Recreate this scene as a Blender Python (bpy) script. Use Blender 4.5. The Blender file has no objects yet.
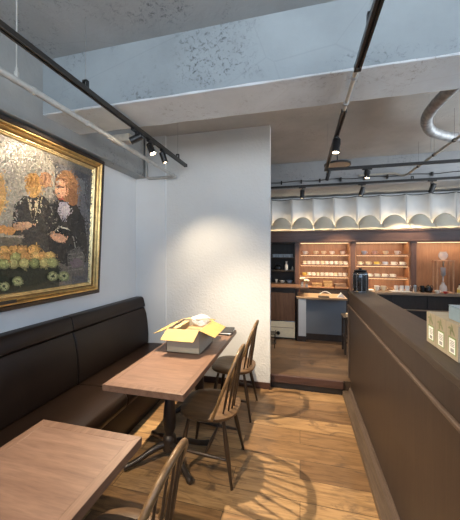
import bpy, bmesh, math, random
from math import sin, cos, pi, radians
from mathutils import Vector, Matrix, noise
random.seed(7)
S = bpy.context.scene
COL = S.collection

# ------------------------------------------------------------------ camera
CAM_Z, FPX, HZ = 1.60, 280.0, 252.0
YAW = math.atan(70 / 280)
cy_, sy_ = cos(YAW), sin(YAW)
cam_data = bpy.data.cameras.new('camera')
cam = bpy.data.objects.new('camera', cam_data)
COL.objects.link(cam)
cam.location = (0, 0, CAM_Z)
cam.rotation_euler = (pi / 2, 0, YAW)
cam_data.sensor_fit = 'VERTICAL'
cam_data.sensor_height = 24
cam_data.lens = FPX / 520 * 24
cam_data.shift_y = -(260 - HZ) / 520
cam_data.clip_start = 0.02
S.camera = cam


def ray(px, py):
    u = (px - 230) / FPX
    return Vector((cy_ * u - sy_, cy_ + sy_ * u, (HZ - py) / FPX))


# ------------------------------------------------------------------ materials
def newmat(name):
    m = bpy.data.materials.new(name)
    m.use_nodes = True
    nt = m.node_tree
    b = nt.nodes['Principled BSDF']
    return m, nt, b


def N(nt, t, **kw):
    n = nt.nodes.new(t)
    for k, v in kw.items():
        setattr(n, k, v)
    return n


def coords(nt, scale=(1, 1, 1), rot=(0, 0, 0)):
    tc = N(nt, 'ShaderNodeTexCoord')
    mp = N(nt, 'ShaderNodeMapping')
    mp.inputs['Scale'].default_value = scale
    mp.inputs['Rotation'].default_value = rot
    nt.links.new(tc.outputs['Object'], mp.inputs['Vector'])
    return mp.outputs['Vector']


def ramp(nt, src, stops):
    r = N(nt, 'ShaderNodeValToRGB')
    el = r.color_ramp.elements
    while len(el) < len(stops):
        el.new(0.5)
    for e, (p, c) in zip(el, stops):
        e.position = p
        e.color = (*c, 1) if len(c) == 3 else c
    nt.links.new(src, r.inputs['Fac'])
    return r.outputs['Color']


def nse(nt, vec, scale, detail=4, rough=0.55, dist=0.0):
    n = N(nt, 'ShaderNodeTexNoise')
    n.inputs['Scale'].default_value = scale
    n.inputs['Detail'].default_value = detail
    n.inputs['Roughness'].default_value = rough
    n.inputs['Distortion'].default_value = dist
    nt.links.new(vec, n.inputs['Vector'])
    return n.outputs['Fac']


def bump(nt, b, h, strength, dist=0.01):
    n = N(nt, 'ShaderNodeBump')
    n.inputs['Strength'].default_value = strength
    n.inputs['Distance'].default_value = dist
    nt.links.new(h, n.inputs['Height'])
    nt.links.new(n.outputs['Normal'], b.inputs['Normal'])


def mixc(nt, fac, a, b_, mode='MIX'):
    m = N(nt, 'ShaderNodeMix', data_type='RGBA', blend_type=mode)
    if isinstance(fac, (int, float)):
        m.inputs[0].default_value = fac
    else:
        nt.links.new(fac, m.inputs[0])
    for i, x in ((6, a), (7, b_)):
        if isinstance(x, tuple):
            m.inputs[i].default_value = (*x, 1)
        else:
            nt.links.new(x, m.inputs[i])
    return m.outputs[2]


def plain(name, c, rough=0.5, metal=0.0, var=0.12, scale=30, bmp=0.0, spec=0.5):
    m, nt, b = newmat(name)
    v = coords(nt)
    f = nse(nt, v, scale)
    lo = tuple(x * (1 - var) for x in c)
    hi = tuple(min(1, x * (1 + var)) for x in c)
    nt.links.new(ramp(nt, f, [(0.3, lo), (0.7, hi)]), b.inputs['Base Color'])
    b.inputs['Roughness'].default_value = rough
    b.inputs['Metallic'].default_value = metal
    b.inputs['Specular IOR Level'].default_value = spec
    if bmp:
        bump(nt, b, f, bmp)
    return m


def wood(name, dark, light, axis='Y', scale=1.0, rough=0.4, contrast=(0.3, 0.7), bmp=0.05, spec=0.5):
    m, nt, b = newmat(name)
    s = {'X': (1.2, 14, 14), 'Y': (14, 1.2, 14), 'Z': (14, 14, 1.2)}[axis]
    v = coords(nt, tuple(k * scale for k in s))
    f = nse(nt, v, 2.0, 6, 0.6, 0.6)
    v2 = coords(nt, tuple(k * scale * 5 for k in s))
    g = nse(nt, v2, 2.0, 3, 0.6)
    c = ramp(nt, f, [(contrast[0], dark), (contrast[1], light)])
    c2 = ramp(nt, g, [(0.35, (0.72, 0.72, 0.72)), (0.6, (1, 1, 1))])
    nt.links.new(mixc(nt, 0.7, c, c2, 'MULTIPLY'), b.inputs['Base Color'])
    b.inputs['Roughness'].default_value = rough
    b.inputs['Specular IOR Level'].default_value = spec
    bump(nt, b, g, bmp, 0.004)
    return m


def concrete(name, base, dark, speck=0.6, rough=0.85, light=None, seed=0.0):
    m, nt, b = newmat(name)
    v = coords(nt)
    mp = N(nt, 'ShaderNodeMapping')
    mp.inputs['Location'].default_value = (seed, seed * 2, seed)
    nt.links.new(v, mp.inputs['Vector'])
    v = mp.outputs['Vector']
    big = nse(nt, v, 1.4, 5, 0.6)
    c = ramp(nt, big, [(0.3, tuple(x * 0.82 for x in base)), (0.7, tuple(min(1, x * 1.12) for x in base))])
    # clustered flaking pits
    cl = nse(nt, v, 1.1, 3, 0.7, 0.8)
    pit = nse(nt, v, 34, 6, 0.8, 0.6)
    mul = N(nt, 'ShaderNodeMath', operation='MULTIPLY')
    rc = ramp(nt, cl, [(0.51, (0, 0, 0)), (0.66, (1, 1, 1))])
    rp = ramp(nt, pit, [(0.54, (0, 0, 0)), (0.62, (1, 1, 1))])
    nt.links.new(rc, mul.inputs[0])
    nt.links.new(rp, mul.inputs[1])
    mul2 = N(nt, 'ShaderNodeMath', operation='MULTIPLY')
    mul2.inputs[1].default_value = speck
    nt.links.new(mul.outputs[0], mul2.inputs[0])
    # thin cracks
    vo = N(nt, 'ShaderNodeTexVoronoi', feature='DISTANCE_TO_EDGE')
    vo.inputs['Scale'].default_value = 0.9
    nt.links.new(v, vo.inputs['Vector'])
    cr = ramp(nt, vo.outputs['Distance'], [(0.0, (0.10, 0.10, 0.10)), (0.004, (0, 0, 0))])
    c = mixc(nt, mul2.outputs[0], c, dark)
    c = mixc(nt, cr, c, dark)
    nt.links.new(c, b.inputs['Base Color'])
    b.inputs['Roughness'].default_value = rough
    ad = N(nt, 'ShaderNodeMath', operation='SUBTRACT')
    nt.links.new(nse(nt, v, 9, 5, 0.6), ad.inputs[0])
    nt.links.new(mul2.outputs[0], ad.inputs[1])
    bump(nt, b, ad.outputs[0], 0.5, 0.012)
    return m


def plaster(name, c, strength=0.3, scale=60, rough=0.7):
    m, nt, b = newmat(name)
    v = coords(nt)
    f = nse(nt, v, scale, 3, 0.5)
    g = nse(nt, v, 2.5, 3)
    nt.links.new(ramp(nt, g, [(0.3, tuple(x * 0.95 for x in c)), (0.7, c)]), b.inputs['Base Color'])
    b.inputs['Roughness'].default_value = rough
    bump(nt, b, f, strength, 0.006)
    return m


def planks(name, cols, length, width, rough=0.35, grain=1.0):
    m, nt, b = newmat(name)
    v = coords(nt)
    br = N(nt, 'ShaderNodeTexBrick')
    br.offset = 0.37
    br.inputs['Color1'].default_value = (0, 0, 0, 1)
    br.inputs['Color2'].default_value = (1, 1, 1, 1)
    br.inputs['Mortar'].default_value = (0.5, 0.5, 0.5, 1)
    br.inputs['Scale'].default_value = 1.0
    br.inputs['Mortar Size'].default_value = 0.0018
    br.inputs['Mortar Smooth'].default_value = 0.2
    br.inputs['Brick Width'].default_value = length
    br.inputs['Row Height'].default_value = width
    nt.links.new(v, br.inputs['Vector'])
    # shift grain per board
    sep = N(nt, 'ShaderNodeVectorMath', operation='MULTIPLY_ADD')
    sep.inputs[1].default_value = (7, 7, 7)
    nt.links.new(br.outputs['Color'], sep.inputs[0])
    nt.links.new(v, sep.inputs[2])
    mp = N(nt, 'ShaderNodeMapping')
    mp.inputs['Scale'].default_value = (2.0, 22, 1)
    nt.links.new(sep.outputs[0], mp.inputs['Vector'])
    f = nse(nt, mp.outputs['Vector'], 1.6, 7, 0.62, 0.7)
    mp2 = N(nt, 'ShaderNodeMapping')
    mp2.inputs['Scale'].default_value = (2.2, 5, 1)
    nt.links.new(sep.outputs[0], mp2.inputs['Vector'])
    kn = nse(nt, mp2.outputs['Vector'], 1.5, 4, 0.6, 1.5)
    board = ramp(nt, br.outputs['Color'], [(0.0, cols[2]), (0.3, cols[0]), (0.6, cols[1]), (0.85, cols[0]), (1.0, cols[2])])
    g = ramp(nt, f, [(0.30, (0.50, 0.47, 0.45)), (0.58, (1.05, 1.05, 1.05))])
    c = mixc(nt, grain, board, g, 'MULTIPLY')
    k = ramp(nt, kn, [(0.54, (0, 0, 0)), (0.70, (0.8, 0.8, 0.8))])
    c = mixc(nt, k, c, cols[3])
    c = mixc(nt, br.outputs['Fac'], c, tuple(x * 0.35 for x in cols[3]))
    nt.links.new(c, b.inputs['Base Color'])
    b.inputs['Roughness'].default_value = rough
    inv = N(nt, 'ShaderNodeMath', operation='SUBTRACT')
    nt.links.new(f, inv.inputs[0])
    nt.links.new(br.outputs['Fac'], inv.inputs[1])
    bump(nt, b, inv.outputs[0], 0.12, 0.004)
    return m


def leather(name, c):
    m, nt, b = newmat(name)
    v = coords(nt)
    vo = N(nt, 'ShaderNodeTexVoronoi')
    vo.inputs['Scale'].default_value = 220
    nt.links.new(v, vo.inputs['Vector'])
    f = nse(nt, v, 3.5, 4)
    nt.links.new(ramp(nt, f, [(0.3, tuple(x * 0.75 for x in c)), (0.7, tuple(x * 1.2 for x in c))]), b.inputs['Base Color'])
    b.inputs['Roughness'].default_value = 0.36
    b.inputs['Specular IOR Level'].default_value = 0.24
    bump(nt, b, vo.outputs['Distance'], 0.12, 0.002)
    return m


def emit(name, c, s):
    m, nt, b = newmat(name)
    b.inputs['Base Color'].default_value = (*c, 1)
    b.inputs['Emission Color'].default_value = (*c, 1)
    b.inputs['Emission Strength'].default_value = s
    return m


def glass(name, tint, alpha=0.3, rough=0.05):
    m, nt, b = newmat(name)
    b.inputs['Base Color'].default_value = (*tint, 1)
    b.inputs['Roughness'].default_value = rough
    b.inputs['Alpha'].default_value = alpha
    b.inputs['Specular IOR Level'].default_value = 0.8
    return m


def painted():
    m, nt, b = newmat('oil paint on canvas')
    at = N(nt, 'ShaderNodeVertexColor', layer_name='paint')
    v = coords(nt)
    f = nse(nt, v, 28, 5, 0.65, 1.5)
    g = nse(nt, v, 7, 4, 0.6, 0.6)
    r = ramp(nt, f, [(0.3, (0.55, 0.55, 0.55)), (0.7, (1.35, 1.35, 1.35))])
    r2 = ramp(nt, g, [(0.3, (0.75, 0.75, 0.78)), (0.7, (1.2, 1.17, 1.1))])
    c = mixc(nt, 0.85, at.outputs['Color'], r, 'MULTIPLY')
    c = mixc(nt, 0.8, c, r2, 'MULTIPLY')
    nt.links.new(c, b.inputs['Base Color'])
    b.inputs['Roughness'].default_value = 0.27
    bump(nt, b, f, 0.5, 0.005)
    return m


M = {
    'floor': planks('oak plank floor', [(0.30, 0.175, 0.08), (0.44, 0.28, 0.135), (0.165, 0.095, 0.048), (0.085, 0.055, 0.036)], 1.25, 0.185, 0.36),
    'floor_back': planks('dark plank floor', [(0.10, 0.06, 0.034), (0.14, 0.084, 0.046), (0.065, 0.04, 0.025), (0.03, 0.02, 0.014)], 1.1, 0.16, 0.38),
    'wall': plaster('smooth painted plaster', (0.74, 0.755, 0.76), 0.12, 40),
    'wall_tex': plaster('rough painted plaster', (0.72, 0.725, 0.71), 0.9, 40),
    'ceiling': concrete('bare concrete ceiling', (0.38, 0.41, 0.425), (0.03, 0.03, 0.03), 0.8),
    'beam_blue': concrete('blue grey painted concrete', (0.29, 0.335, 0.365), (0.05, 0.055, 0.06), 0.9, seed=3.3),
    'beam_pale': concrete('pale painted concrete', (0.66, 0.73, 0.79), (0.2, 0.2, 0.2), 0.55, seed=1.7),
    'beam_dark': concrete('grey bare concrete', (0.32, 0.335, 0.335), (0.03, 0.03, 0.03), 0.8, seed=5.1),
    'ceil_back': concrete('warm bare concrete', (0.45, 0.435, 0.405), (0.12, 0.10, 0.09), 0.5, seed=8.1),
    'beam_back': concrete('cool bare concrete', (0.33, 0.345, 0.36), (0.04, 0.04, 0.045), 0.8, seed=2.2),
    'bar': wood('dark stained veneer', (0.029, 0.019, 0.0145), (0.045, 0.030, 0.022), 'Z', 0.8, 0.42),
    'bar_top': wood('dark stained bar top', (0.036, 0.025, 0.018), (0.062, 0.043, 0.031), 'Y', 0.9, 0.46),
    'bar_edge': wood('worn bar moulding', (0.075, 0.052, 0.040), (0.13, 0.095, 0.075), 'Y', 1, 0.4),
    'bar_foot': wood('worn bar skirting', (0.075, 0.052, 0.036), (0.13, 0.09, 0.062), 'Y', 1, 0.45),
    'table': wood('red brown oak table top', (0.145, 0.082, 0.056), (0.225, 0.135, 0.095), 'X', 1.0, 0.42, bmp=0.04),
    'table_edge': wood('red brown oak edge', (0.13, 0.072, 0.048), (0.20, 0.118, 0.08), 'Y', 1.0, 0.42),
    'chair': wood('stained beech', (0.030, 0.018, 0.011), (0.070, 0.040, 0.021), 'Z', 1.3, 0.34),
    'chair_bow': wood('lamp-lit honey beech', (0.10, 0.055, 0.023), (0.225, 0.128, 0.052), 'Z', 1.3, 0.36),  # hoop wood lightened to carry the lamp light falling on it
    'chair_seat': wood('stained beech seat', (0.085, 0.048, 0.024), (0.17, 0.098, 0.048), 'X', 1.2, 0.36, spec=0.3),
    'pedestal': plain('black brown lacquer', (0.030, 0.022, 0.018), 0.36),
    'leather': leather('dark brown leather', (0.0185, 0.0102, 0.0066)),
    'skirt': wood('red brown skirting', (0.06, 0.028, 0.02), (0.10, 0.05, 0.036), 'X', 1, 0.4),
    'step_edge': wood('mahogany step edge', (0.055, 0.027, 0.021), (0.095, 0.049, 0.038), 'X', 1, 0.35),
    'black': plain('black powder coat', (0.012, 0.012, 0.013), 0.38),
    'black_gloss': plain('black gloss', (0.01, 0.01, 0.011), 0.12),
    'track': plain('dark bronze track', (0.022, 0.019, 0.016), 0.34),
    'pipe': plain('grey painted pipe', (0.42, 0.42, 0.40), 0.35),
    'steel': plain('galvanised steel', (0.34, 0.35, 0.36), 0.5, 0.35, 0.3, scale=22),
    'pale_pipe': plain('cream conduit', (0.45, 0.42, 0.36), 0.45),
    'wire': plain('steel wire', (0.35, 0.36, 0.36), 0.4, 0.6),
    'gold_dark': plain('dark gold', (0.20, 0.12, 0.045), 0.4, 0.7, 0.25, 18, 0.1),  # darker gold for the groove and cove rings
    'gold': plain('gold leaf', (0.60, 0.40, 0.16), 0.33, 0.85, 0.25, 18, 0.1),
    'gold_pale': plain('pale gilt', (0.78, 0.62, 0.33), 0.35, 0.8, 0.2, 20, 0.1),
    'frame_dark': wood('dark frame wood', (0.018, 0.011, 0.008), (0.035, 0.02, 0.014), 'Z', 1, 0.35),
    'paint': painted(),
    'shelf_frame': wood('walnut shelf frame', (0.115, 0.054, 0.034), (0.18, 0.088, 0.056), 'X', 0.8, 0.42),
    'shelf_post': wood('walnut shelf post', (0.115, 0.054, 0.034), (0.18, 0.088, 0.056), 'Z', 0.8, 0.42),
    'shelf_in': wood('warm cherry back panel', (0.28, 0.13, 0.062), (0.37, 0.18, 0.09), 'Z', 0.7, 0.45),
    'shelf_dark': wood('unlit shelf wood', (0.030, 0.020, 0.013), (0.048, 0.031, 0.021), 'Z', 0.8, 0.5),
    'drawer_wood': wood('walnut cabinet front', (0.11, 0.055, 0.030), (0.19, 0.098, 0.055), 'Z', 0.9, 0.4),
    'worktop': wood('pale worktop', (0.36, 0.23, 0.13), (0.50, 0.34, 0.20), 'X', 0.8, 0.35),
    'worktop_rear': wood('brown worktop', (0.24, 0.16, 0.10), (0.37, 0.255, 0.165), 'X', 0.8, 0.35),
    'desk_white': plaster('off white desk panel', (0.60, 0.61, 0.62), 0.05, 30),
    'desk_grey': plaster('blue grey desk panel', (0.17, 0.185, 0.205), 0.05, 30),
    'cream': plain('cream lacquer', (0.80, 0.72, 0.54), 0.4, var=0.05),
    'china': plain('white china', (0.80, 0.76, 0.68), 0.18, var=0.04),
    'china_cream': plain('cream china', (0.74, 0.64, 0.44), 0.2, var=0.05),
    'china_blue': plain('pale blue china', (0.50, 0.56, 0.66), 0.2, var=0.08),
    'china_pink': plain('pink glazed china', (0.70, 0.45, 0.36), 0.2, var=0.08),
    'china_yellow': plain('yellow glazed china', (0.75, 0.55, 0.12), 0.2, var=0.06),
    'china_red': plain('red glazed china', (0.50, 0.06, 0.05), 0.2, var=0.06),
    'panel_white': plain('white moulded panel', (0.78, 0.77, 0.75), 0.55, var=0.03, scale=8),
    'lobe': plain('warm-lit moulded lobe', (0.74, 0.66, 0.52), 0.55, var=0.04, scale=8),  # warm lamp glow is tinted into the lobe colour
    'card': plain('brown cardboard', (0.50, 0.33, 0.15), 0.75, var=0.08, scale=12),
    'card_out': plain('grey printed cardboard', (0.42, 0.36, 0.27), 0.7, var=0.05, scale=12),
    'card_flap': plain('bare kraft cardboard', (0.46, 0.305, 0.105), 0.7, var=0.06, scale=12),
    'card_dark': plain('dark kraft paper', (0.26, 0.16, 0.08), 0.7),
    'plastic': glass('clear crumpled plastic', (0.85, 0.86, 0.86), 0.45, 0.2),
    'kraft': plain('kraft carton', (0.33, 0.285, 0.205), 0.7, var=0.05, scale=15),
    'label_white': plain('white label paper', (0.80, 0.80, 0.76), 0.6, var=0.03),
    'label_green': plain('green label print', (0.16, 0.26, 0.08), 0.6),
    'leaf_print': plain('olive leaf print', (0.20, 0.21, 0.11), 0.7),
    'ink': plain('grey ink', (0.13, 0.13, 0.13), 0.6),
    'blue_box': plain('pale blue plastic', (0.22, 0.31, 0.38), 0.35, var=0.05),
    'dark_glass': plain('smoked glass', (0.022, 0.020, 0.018), 0.07, 0.0, spec=0.9),
    'clear': glass('clear glass', (0.9, 0.92, 0.92), 0.34),
    'chrome': plain('polished steel', (0.62, 0.62, 0.62), 0.15, 1.0, 0.05),
    'copper': plain('copper stained wood', (0.50, 0.27, 0.15), 0.4),
    'basket': plain('woven tan basket', (0.42, 0.27, 0.12), 0.7, var=0.3, scale=60, bmp=0.3),
    'flower': plain('cream petals', (0.78, 0.70, 0.52), 0.6),
    'stem': plain('green stems', (0.08, 0.13, 0.04), 0.6),
    'tan': plain('tan disc underside', (0.42, 0.33, 0.24), 0.6),
    'coffee': plain('dark coffee', (0.05, 0.025, 0.012), 0.15),
    'paper': plain('white paper', (0.72, 0.72, 0.70), 0.6, var=0.03),
    'lens': emit('warm lamp lens', (1.0, 0.80, 0.52), 28),
    'lens_dim': emit('dim lamp lens', (1.0, 0.80, 0.55), 1.0),
    'led': emit('warm strip lamp', (1.0, 0.72, 0.42), 1.6),
    'street': plain('grey pavement outside', (0.4, 0.4, 0.4), 0.8),
}


# ------------------------------------------------------------------ mesh builder
class MB:
    def __init__(s):
        s.v, s.f, s.mi, s.col = [], [], [], []
        s.cur = 0

    def add(s, verts, faces):
        o = len(s.v)
        s.v += [tuple(p) for p in verts]
        s.f += [tuple(i + o for i in f) for f in faces]
        s.mi += [s.cur] * len(faces)
        return s

    def box(s, x0, x1, y0, y1, z0, z1):
        p = [(x, y, z) for x in (x0, x1) for y in (y0, y1) for z in (z0, z1)]
        return s.add(p, [(0, 1, 3, 2), (4, 6, 7, 5), (0, 4, 5, 1), (2, 3, 7, 6), (0, 2, 6, 4), (1, 5, 7, 3)])

    def obox(s, c, ax, ay, az):
        c = Vector(c)
        p = [c + ax * i + ay * j + az * k for i in (-1, 1) for j in (-1, 1) for k in (-1, 1)]
        return s.add(p, [(0, 1, 3, 2), (4, 6, 7, 5), (0, 4, 5, 1), (2, 3, 7, 6), (0, 2, 6, 4), (1, 5, 7, 3)])

    def tube(s, path, radii, seg=12, flat=None, caps=True):
        path = [Vector(p) for p in path]
        if not hasattr(radii, '__len__'):
            radii = [radii] * len(path)
        vs, fs = [], []
        n = len(path)
        t0 = (path[1] - path[0]).normalized()
        up = Vector((0, 0, 1)) if abs(t0.z) < 0.9 else Vector((1, 0, 0))
        a = t0.cross(up).normalized()
        for i in range(n):
            t = (path[min(i + 1, n - 1)] - path[max(i - 1, 0)]).normalized()
            a = (a - t * a.dot(t)).normalized()
            b = t.cross(a)
            fa, fb = flat if flat else (1, 1)
            for k in range(seg):
                an = 2 * pi * k / seg
                vs.append(path[i] + (a * cos(an) * fa + b * sin(an) * fb) * radii[i])
        for i in range(n - 1):
            for k in range(seg):
                k2 = (k + 1) % seg
                fs.append((i * seg + k, i * seg + k2, (i + 1) * seg + k2, (i + 1) * seg + k))
        if caps:
            fs.append(tuple(range(seg))[::-1])
            fs.append(tuple((n - 1) * seg + k for k in range(seg)))
        return s.add(vs, fs)

    def lathe(s, prof, c=(0, 0, 0), seg=20, caps=True):
        vs, fs = [], []
        for r, z in prof:
            for k in range(seg):
                a = 2 * pi * k / seg
                vs.append((c[0] + r * cos(a), c[1] + r * sin(a), c[2] + z))
        for i in range(len(prof) - 1):
            for k in range(seg):
                k2 = (k + 1) % seg
                fs.append((i * seg + k, i * seg + k2, (i + 1) * seg + k2, (i + 1) * seg + k))
        if caps:
            fs.append(tuple(range(seg))[::-1])
            fs.append(tuple((len(prof) - 1) * seg + k for k in range(seg)))
        return s.add(vs, fs)

    def grid(s, fn, nu, nv):
        vs = [fn(i / nu, j / nv) for i in range(nu + 1) for j in range(nv + 1)]
        fs = [(i * (nv + 1) + j, (i + 1) * (nv + 1) + j, (i + 1) * (nv + 1) + j + 1, i * (nv + 1) + j + 1) for i in range(nu) for j in range(nv)]
        return s.add(vs, fs)

    def prism(s, pts, ext):
        ext = Vector(ext)
        n = len(pts)
        vs = [Vector(p) for p in pts] + [Vector(p) + ext for p in pts]
        fs = [tuple(range(n))[::-1], tuple(range(n, 2 * n))]
        fs += [(i, (i + 1) % n, n + (i + 1) % n, n + i) for i in range(n)]
        return s.add(vs, fs)

    def build(s, name, mats, parent=None, loc=(0, 0, 0), rotz=0.0, bevel=0.0, smooth=None, solid=0.0, sub=0):
        me = bpy.data.meshes.new(name)
        me.from_pydata(s.v, [], s.f)
        if not isinstance(mats, (list, tuple)):
            mats = [mats]
        for m in mats:
            me.materials.append(M[m] if isinstance(m, str) else m)
        for p, i in zip(me.polygons, s.mi):
            p.material_index = i
        bm = bmesh.new()
        bm.from_mesh(me)
        bmesh.ops.recalc_face_normals(bm, faces=bm.faces)
        bm.to_mesh(me)
        bm.free()
        if smooth is not None:
            for p in me.polygons:
                p.use_smooth = True
            me.set_sharp_from_angle(angle=radians(smooth))
        o = bpy.data.objects.new(name, me)
        COL.objects.link(o)
        o.location = loc
        o.rotation_euler = (0, 0, rotz)
        if parent:
            o.parent = parent
        if solid:
            md = o.modifiers.new('thickness', 'SOLIDIFY')
            md.thickness = solid
            md.offset = 0
        if bevel:
            md = o.modifiers.new('bevel', 'BEVEL')
            md.width = bevel
            md.segments = 2
            md.limit_method = 'ANGLE'
            md.angle_limit = radians(40)
        if sub:
            md = o.modifiers.new('smooth', 'SUBSURF')
            md.levels = sub
            md.render_levels = sub
        return o


def B(*a):
    return MB().box(*a)


def thing(name, label, cat, loc=(0, 0, 0), rotz=0.0, group=None):
    o = bpy.data.objects.new(name, None)
    COL.objects.link(o)
    o.location = loc
    o.rotation_euler = (0, 0, rotz)
    o.empty_display_size = 0.05
    return tag(o, label, cat, group)


def tag(o, label, cat, group=None):
    o['label'] = label
    o['category'] = cat
    if group:
        o['group'] = group
    return o


def struct(o, label=None, cat=None):
    o['kind'] = 'structure'
    if label:
        o['label'] = label
    if cat:
        o['category'] = cat
    return o


def dup(root, loc, label, rotz=None):
    r = root.copy()
    COL.objects.link(r)
    r.location = loc
    if rotz is not None:
        r.rotation_euler = (0, 0, rotz)
    r['label'] = label
    for ch in list(root.children):
        c = ch.copy()
        COL.objects.link(c)
        c.parent = r
        for g in list(ch.children):
            d = g.copy()
            COL.objects.link(d)
            d.parent = c
    return r


ORD = ['first', 'second', 'third', 'fourth', 'fifth', 'sixth', 'seventh', 'eighth', 'ninth', 'tenth', 'eleventh', 'twelfth', 'thirteenth', 'fourteenth']

# ------------------------------------------------------------------ room
XL, XR, YF, YB, ZC = -2.08, 3.05, -1.9, 5.62, 3.08
YP = 3.28            # partition front face
YSTEP = 3.34
ZR = 0.15            # raised floor

struct(B(XL - 0.1, XR + 0.1, YF - 0.1, YSTEP, -0.1, 0.0).build('floor', 'floor'), 'warm oak plank floor of the seating area', 'floor')
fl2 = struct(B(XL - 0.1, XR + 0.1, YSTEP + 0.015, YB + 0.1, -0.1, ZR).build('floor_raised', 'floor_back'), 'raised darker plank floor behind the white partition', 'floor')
step = struct(B(-0.34, 0.47, YSTEP - 0.012, YSTEP + 0.03, 0.068, ZR + 0.004).build('trim_1', 'step_edge', bevel=0.004), 'red brown wooden nosing along the step', 'step edge')
struct(B(-0.34, 0.47, YSTEP, YSTEP + 0.014, 0.0, 0.068).build('trim_2', 'black'), 'black riser under the step nosing', 'step riser')
struct(B(XL - 0.12, XL, YF, YB, 0, ZC).build('wall_left', 'wall'), 'white painted wall behind the bench', 'wall')
RY0, RY1, RZ0, RZ1 = 0.4, 4.5, 1.85, 2.85
w = MB()
w.box(XR, XR + 0.12, YF, RY0, 0, ZC).box(XR, XR + 0.12, RY1, YB, 0, ZC).box(XR, XR + 0.12, RY0, RY1, 0, RZ0).box(XR, XR + 0.12, RY0, RY1, RZ1, ZC)
struct(w.build('wall_right', 'wall'), 'white wall on the far side of the bar', 'wall')
w = MB()
for y in (RY0 + 0.03, 1.75, 3.1, RY1 - 0.03):
    w.box(XR + 0.03, XR + 0.09, y - 0.03, y + 0.03, RZ0, RZ1)
w.box(XR + 0.03, XR + 0.09, RY0, RY1, RZ0, RZ0 + 0.06).box(XR + 0.03, XR + 0.09, RY0, RY1, RZ1 - 0.06, RZ1)
win2 = struct(w.build('window_added', 'black'), 'added unseen high window strip in the wall behind the bar', 'window')  # unseen opening added to bring daylight to the rear and panels
WG = glass('window glass', (1, 1, 1), 0.06)
B(XR + 0.058, XR + 0.064, RY0 + 0.06, RY1 - 0.06, RZ0 + 0.06, RZ1 - 0.06).build('pane', WG, win2)
struct(B(XL - 0.12, XR + 0.12, YB, YB + 0.12, 0, ZC).build('wall_back', 'wall'), 'wall behind the back shelves', 'wall')
# front wall (behind the camera) with an assumed window, set high to light the beam
WX0, WX1, WZ0, WZ1 = -1.7, 2.7, 1.55, 2.95
w = MB()
w.box(XL - 0.12, WX0, YF - 0.12, YF, 0, ZC).box(WX1, XR + 0.12, YF - 0.12, YF, 0, ZC)
w.box(WX0, WX1, YF - 0.12, YF, 0, WZ0).box(WX0, WX1, YF - 0.12, YF, WZ1, ZC)
struct(w.build('wall_front', 'wall'), 'white shop front wall behind the viewer', 'wall')
w = MB()
for x in (WX0 + 0.03, 0.5, WX1 - 0.03):
    w.box(x - 0.03, x + 0.03, YF - 0.09, YF - 0.03, WZ0, WZ1)
w.box(WX0, WX1, YF - 0.09, YF - 0.03, WZ0, WZ0 + 0.06).box(WX0, WX1, YF - 0.09, YF - 0.03, WZ1 - 0.06, WZ1)
win = struct(w.build('window_1', 'black'), 'assumed wide shop window behind the viewer, unseen', 'window')
B(WX0 + 0.06, WX1 - 0.06, YF - 0.064, YF - 0.058, WZ0 + 0.06, WZ1 - 0.06).build('pane', WG, win)
struct(B(XL - 0.12, XR + 0.12, YF - 0.12, 2.1, ZC, ZC + 0.15).build('ceiling', 'ceiling'), 'dark bare concrete ceiling above the tables', 'ceiling')
struct(B(XL - 0.12, XR + 0.12, 2.1, YB + 0.12, ZC, ZC + 0.15).build('ceiling_back', 'ceil_back'), 'warm bare concrete ceiling behind the beam', 'ceiling')
# partition with end, skirting, pilaster in the corner
struct(B(XL, -0.34, YP, YP + 0.10, 0, ZC).build('wall_partition', 'wall_tex'), 'white rough plastered partition wall', 'wall')
struct(B(XL, -1.66, YP - 0.03, YP, 0, ZC).build('wall_corner', 'wall'), 'smooth white corner strip between bench and partition', 'wall')
struct(B(-1.66, -0.335, YP - 0.014, YP, 0, 0.075).build('baseboard_partition', 'skirt', bevel=0.003), 'red brown skirting along the partition', 'skirting')

# beams; the cross beam has a rough rounded lower edge
YB0, YB1, ZB = 1.75, 2.13, 2.66


def beam(name, x0, x1, y0, y1, z0, z1, mats, seed):
    b = MB()
    n = 90
    prof = [(y0, z1), (y0, z0 + 0.008), (y0 + 0.008, z0), (y1 - 0.008, z0), (y1, z0 + 0.008), (y1, z1)]
    def P(i, k):
        x = x0 + (x1 - x0) * i / n
        y, z = prof[k]
        if 0 < k < 5:
            y += 0.004 * noise.noise(Vector((x * 5, k + seed, 0)))
            z += 0.005 * noise.noise(Vector((x * 5, k + seed, 3)))
        return (x, y, z)
    vs = [P(i, k) for i in range(n + 1) for k in range(6)]
    fs, mi = [], []
    for i in range(n):
        for k in range(5):
            fs.append((i * 6 + k, (i + 1) * 6 + k, (i + 1) * 6 + k + 1, i * 6 + k + 1))
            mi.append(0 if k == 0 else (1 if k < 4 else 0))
    fs += [tuple(range(6)), tuple(n * 6 + k for k in range(6))[::-1]]
    mi += [0, 0]
    b.add(vs, fs)
    b.mi = mi
    return struct(b.build(name, mats))


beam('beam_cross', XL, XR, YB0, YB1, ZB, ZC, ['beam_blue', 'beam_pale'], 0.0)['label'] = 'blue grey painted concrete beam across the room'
beam('beam_rear', XL, XR, 4.77, YB, 2.65, ZC, ['beam_back', 'beam_back'], 7.0)['label'] = 'grey concrete beam above the back shelves'
bl = struct(B(XL, -1.93, YF, YP - 0.03, 2.55, ZC).build('beam_left', 'beam_dark', bevel=0.008))
bl['label'] = 'dark grey concrete beam along the left wall above the painting'

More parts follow.
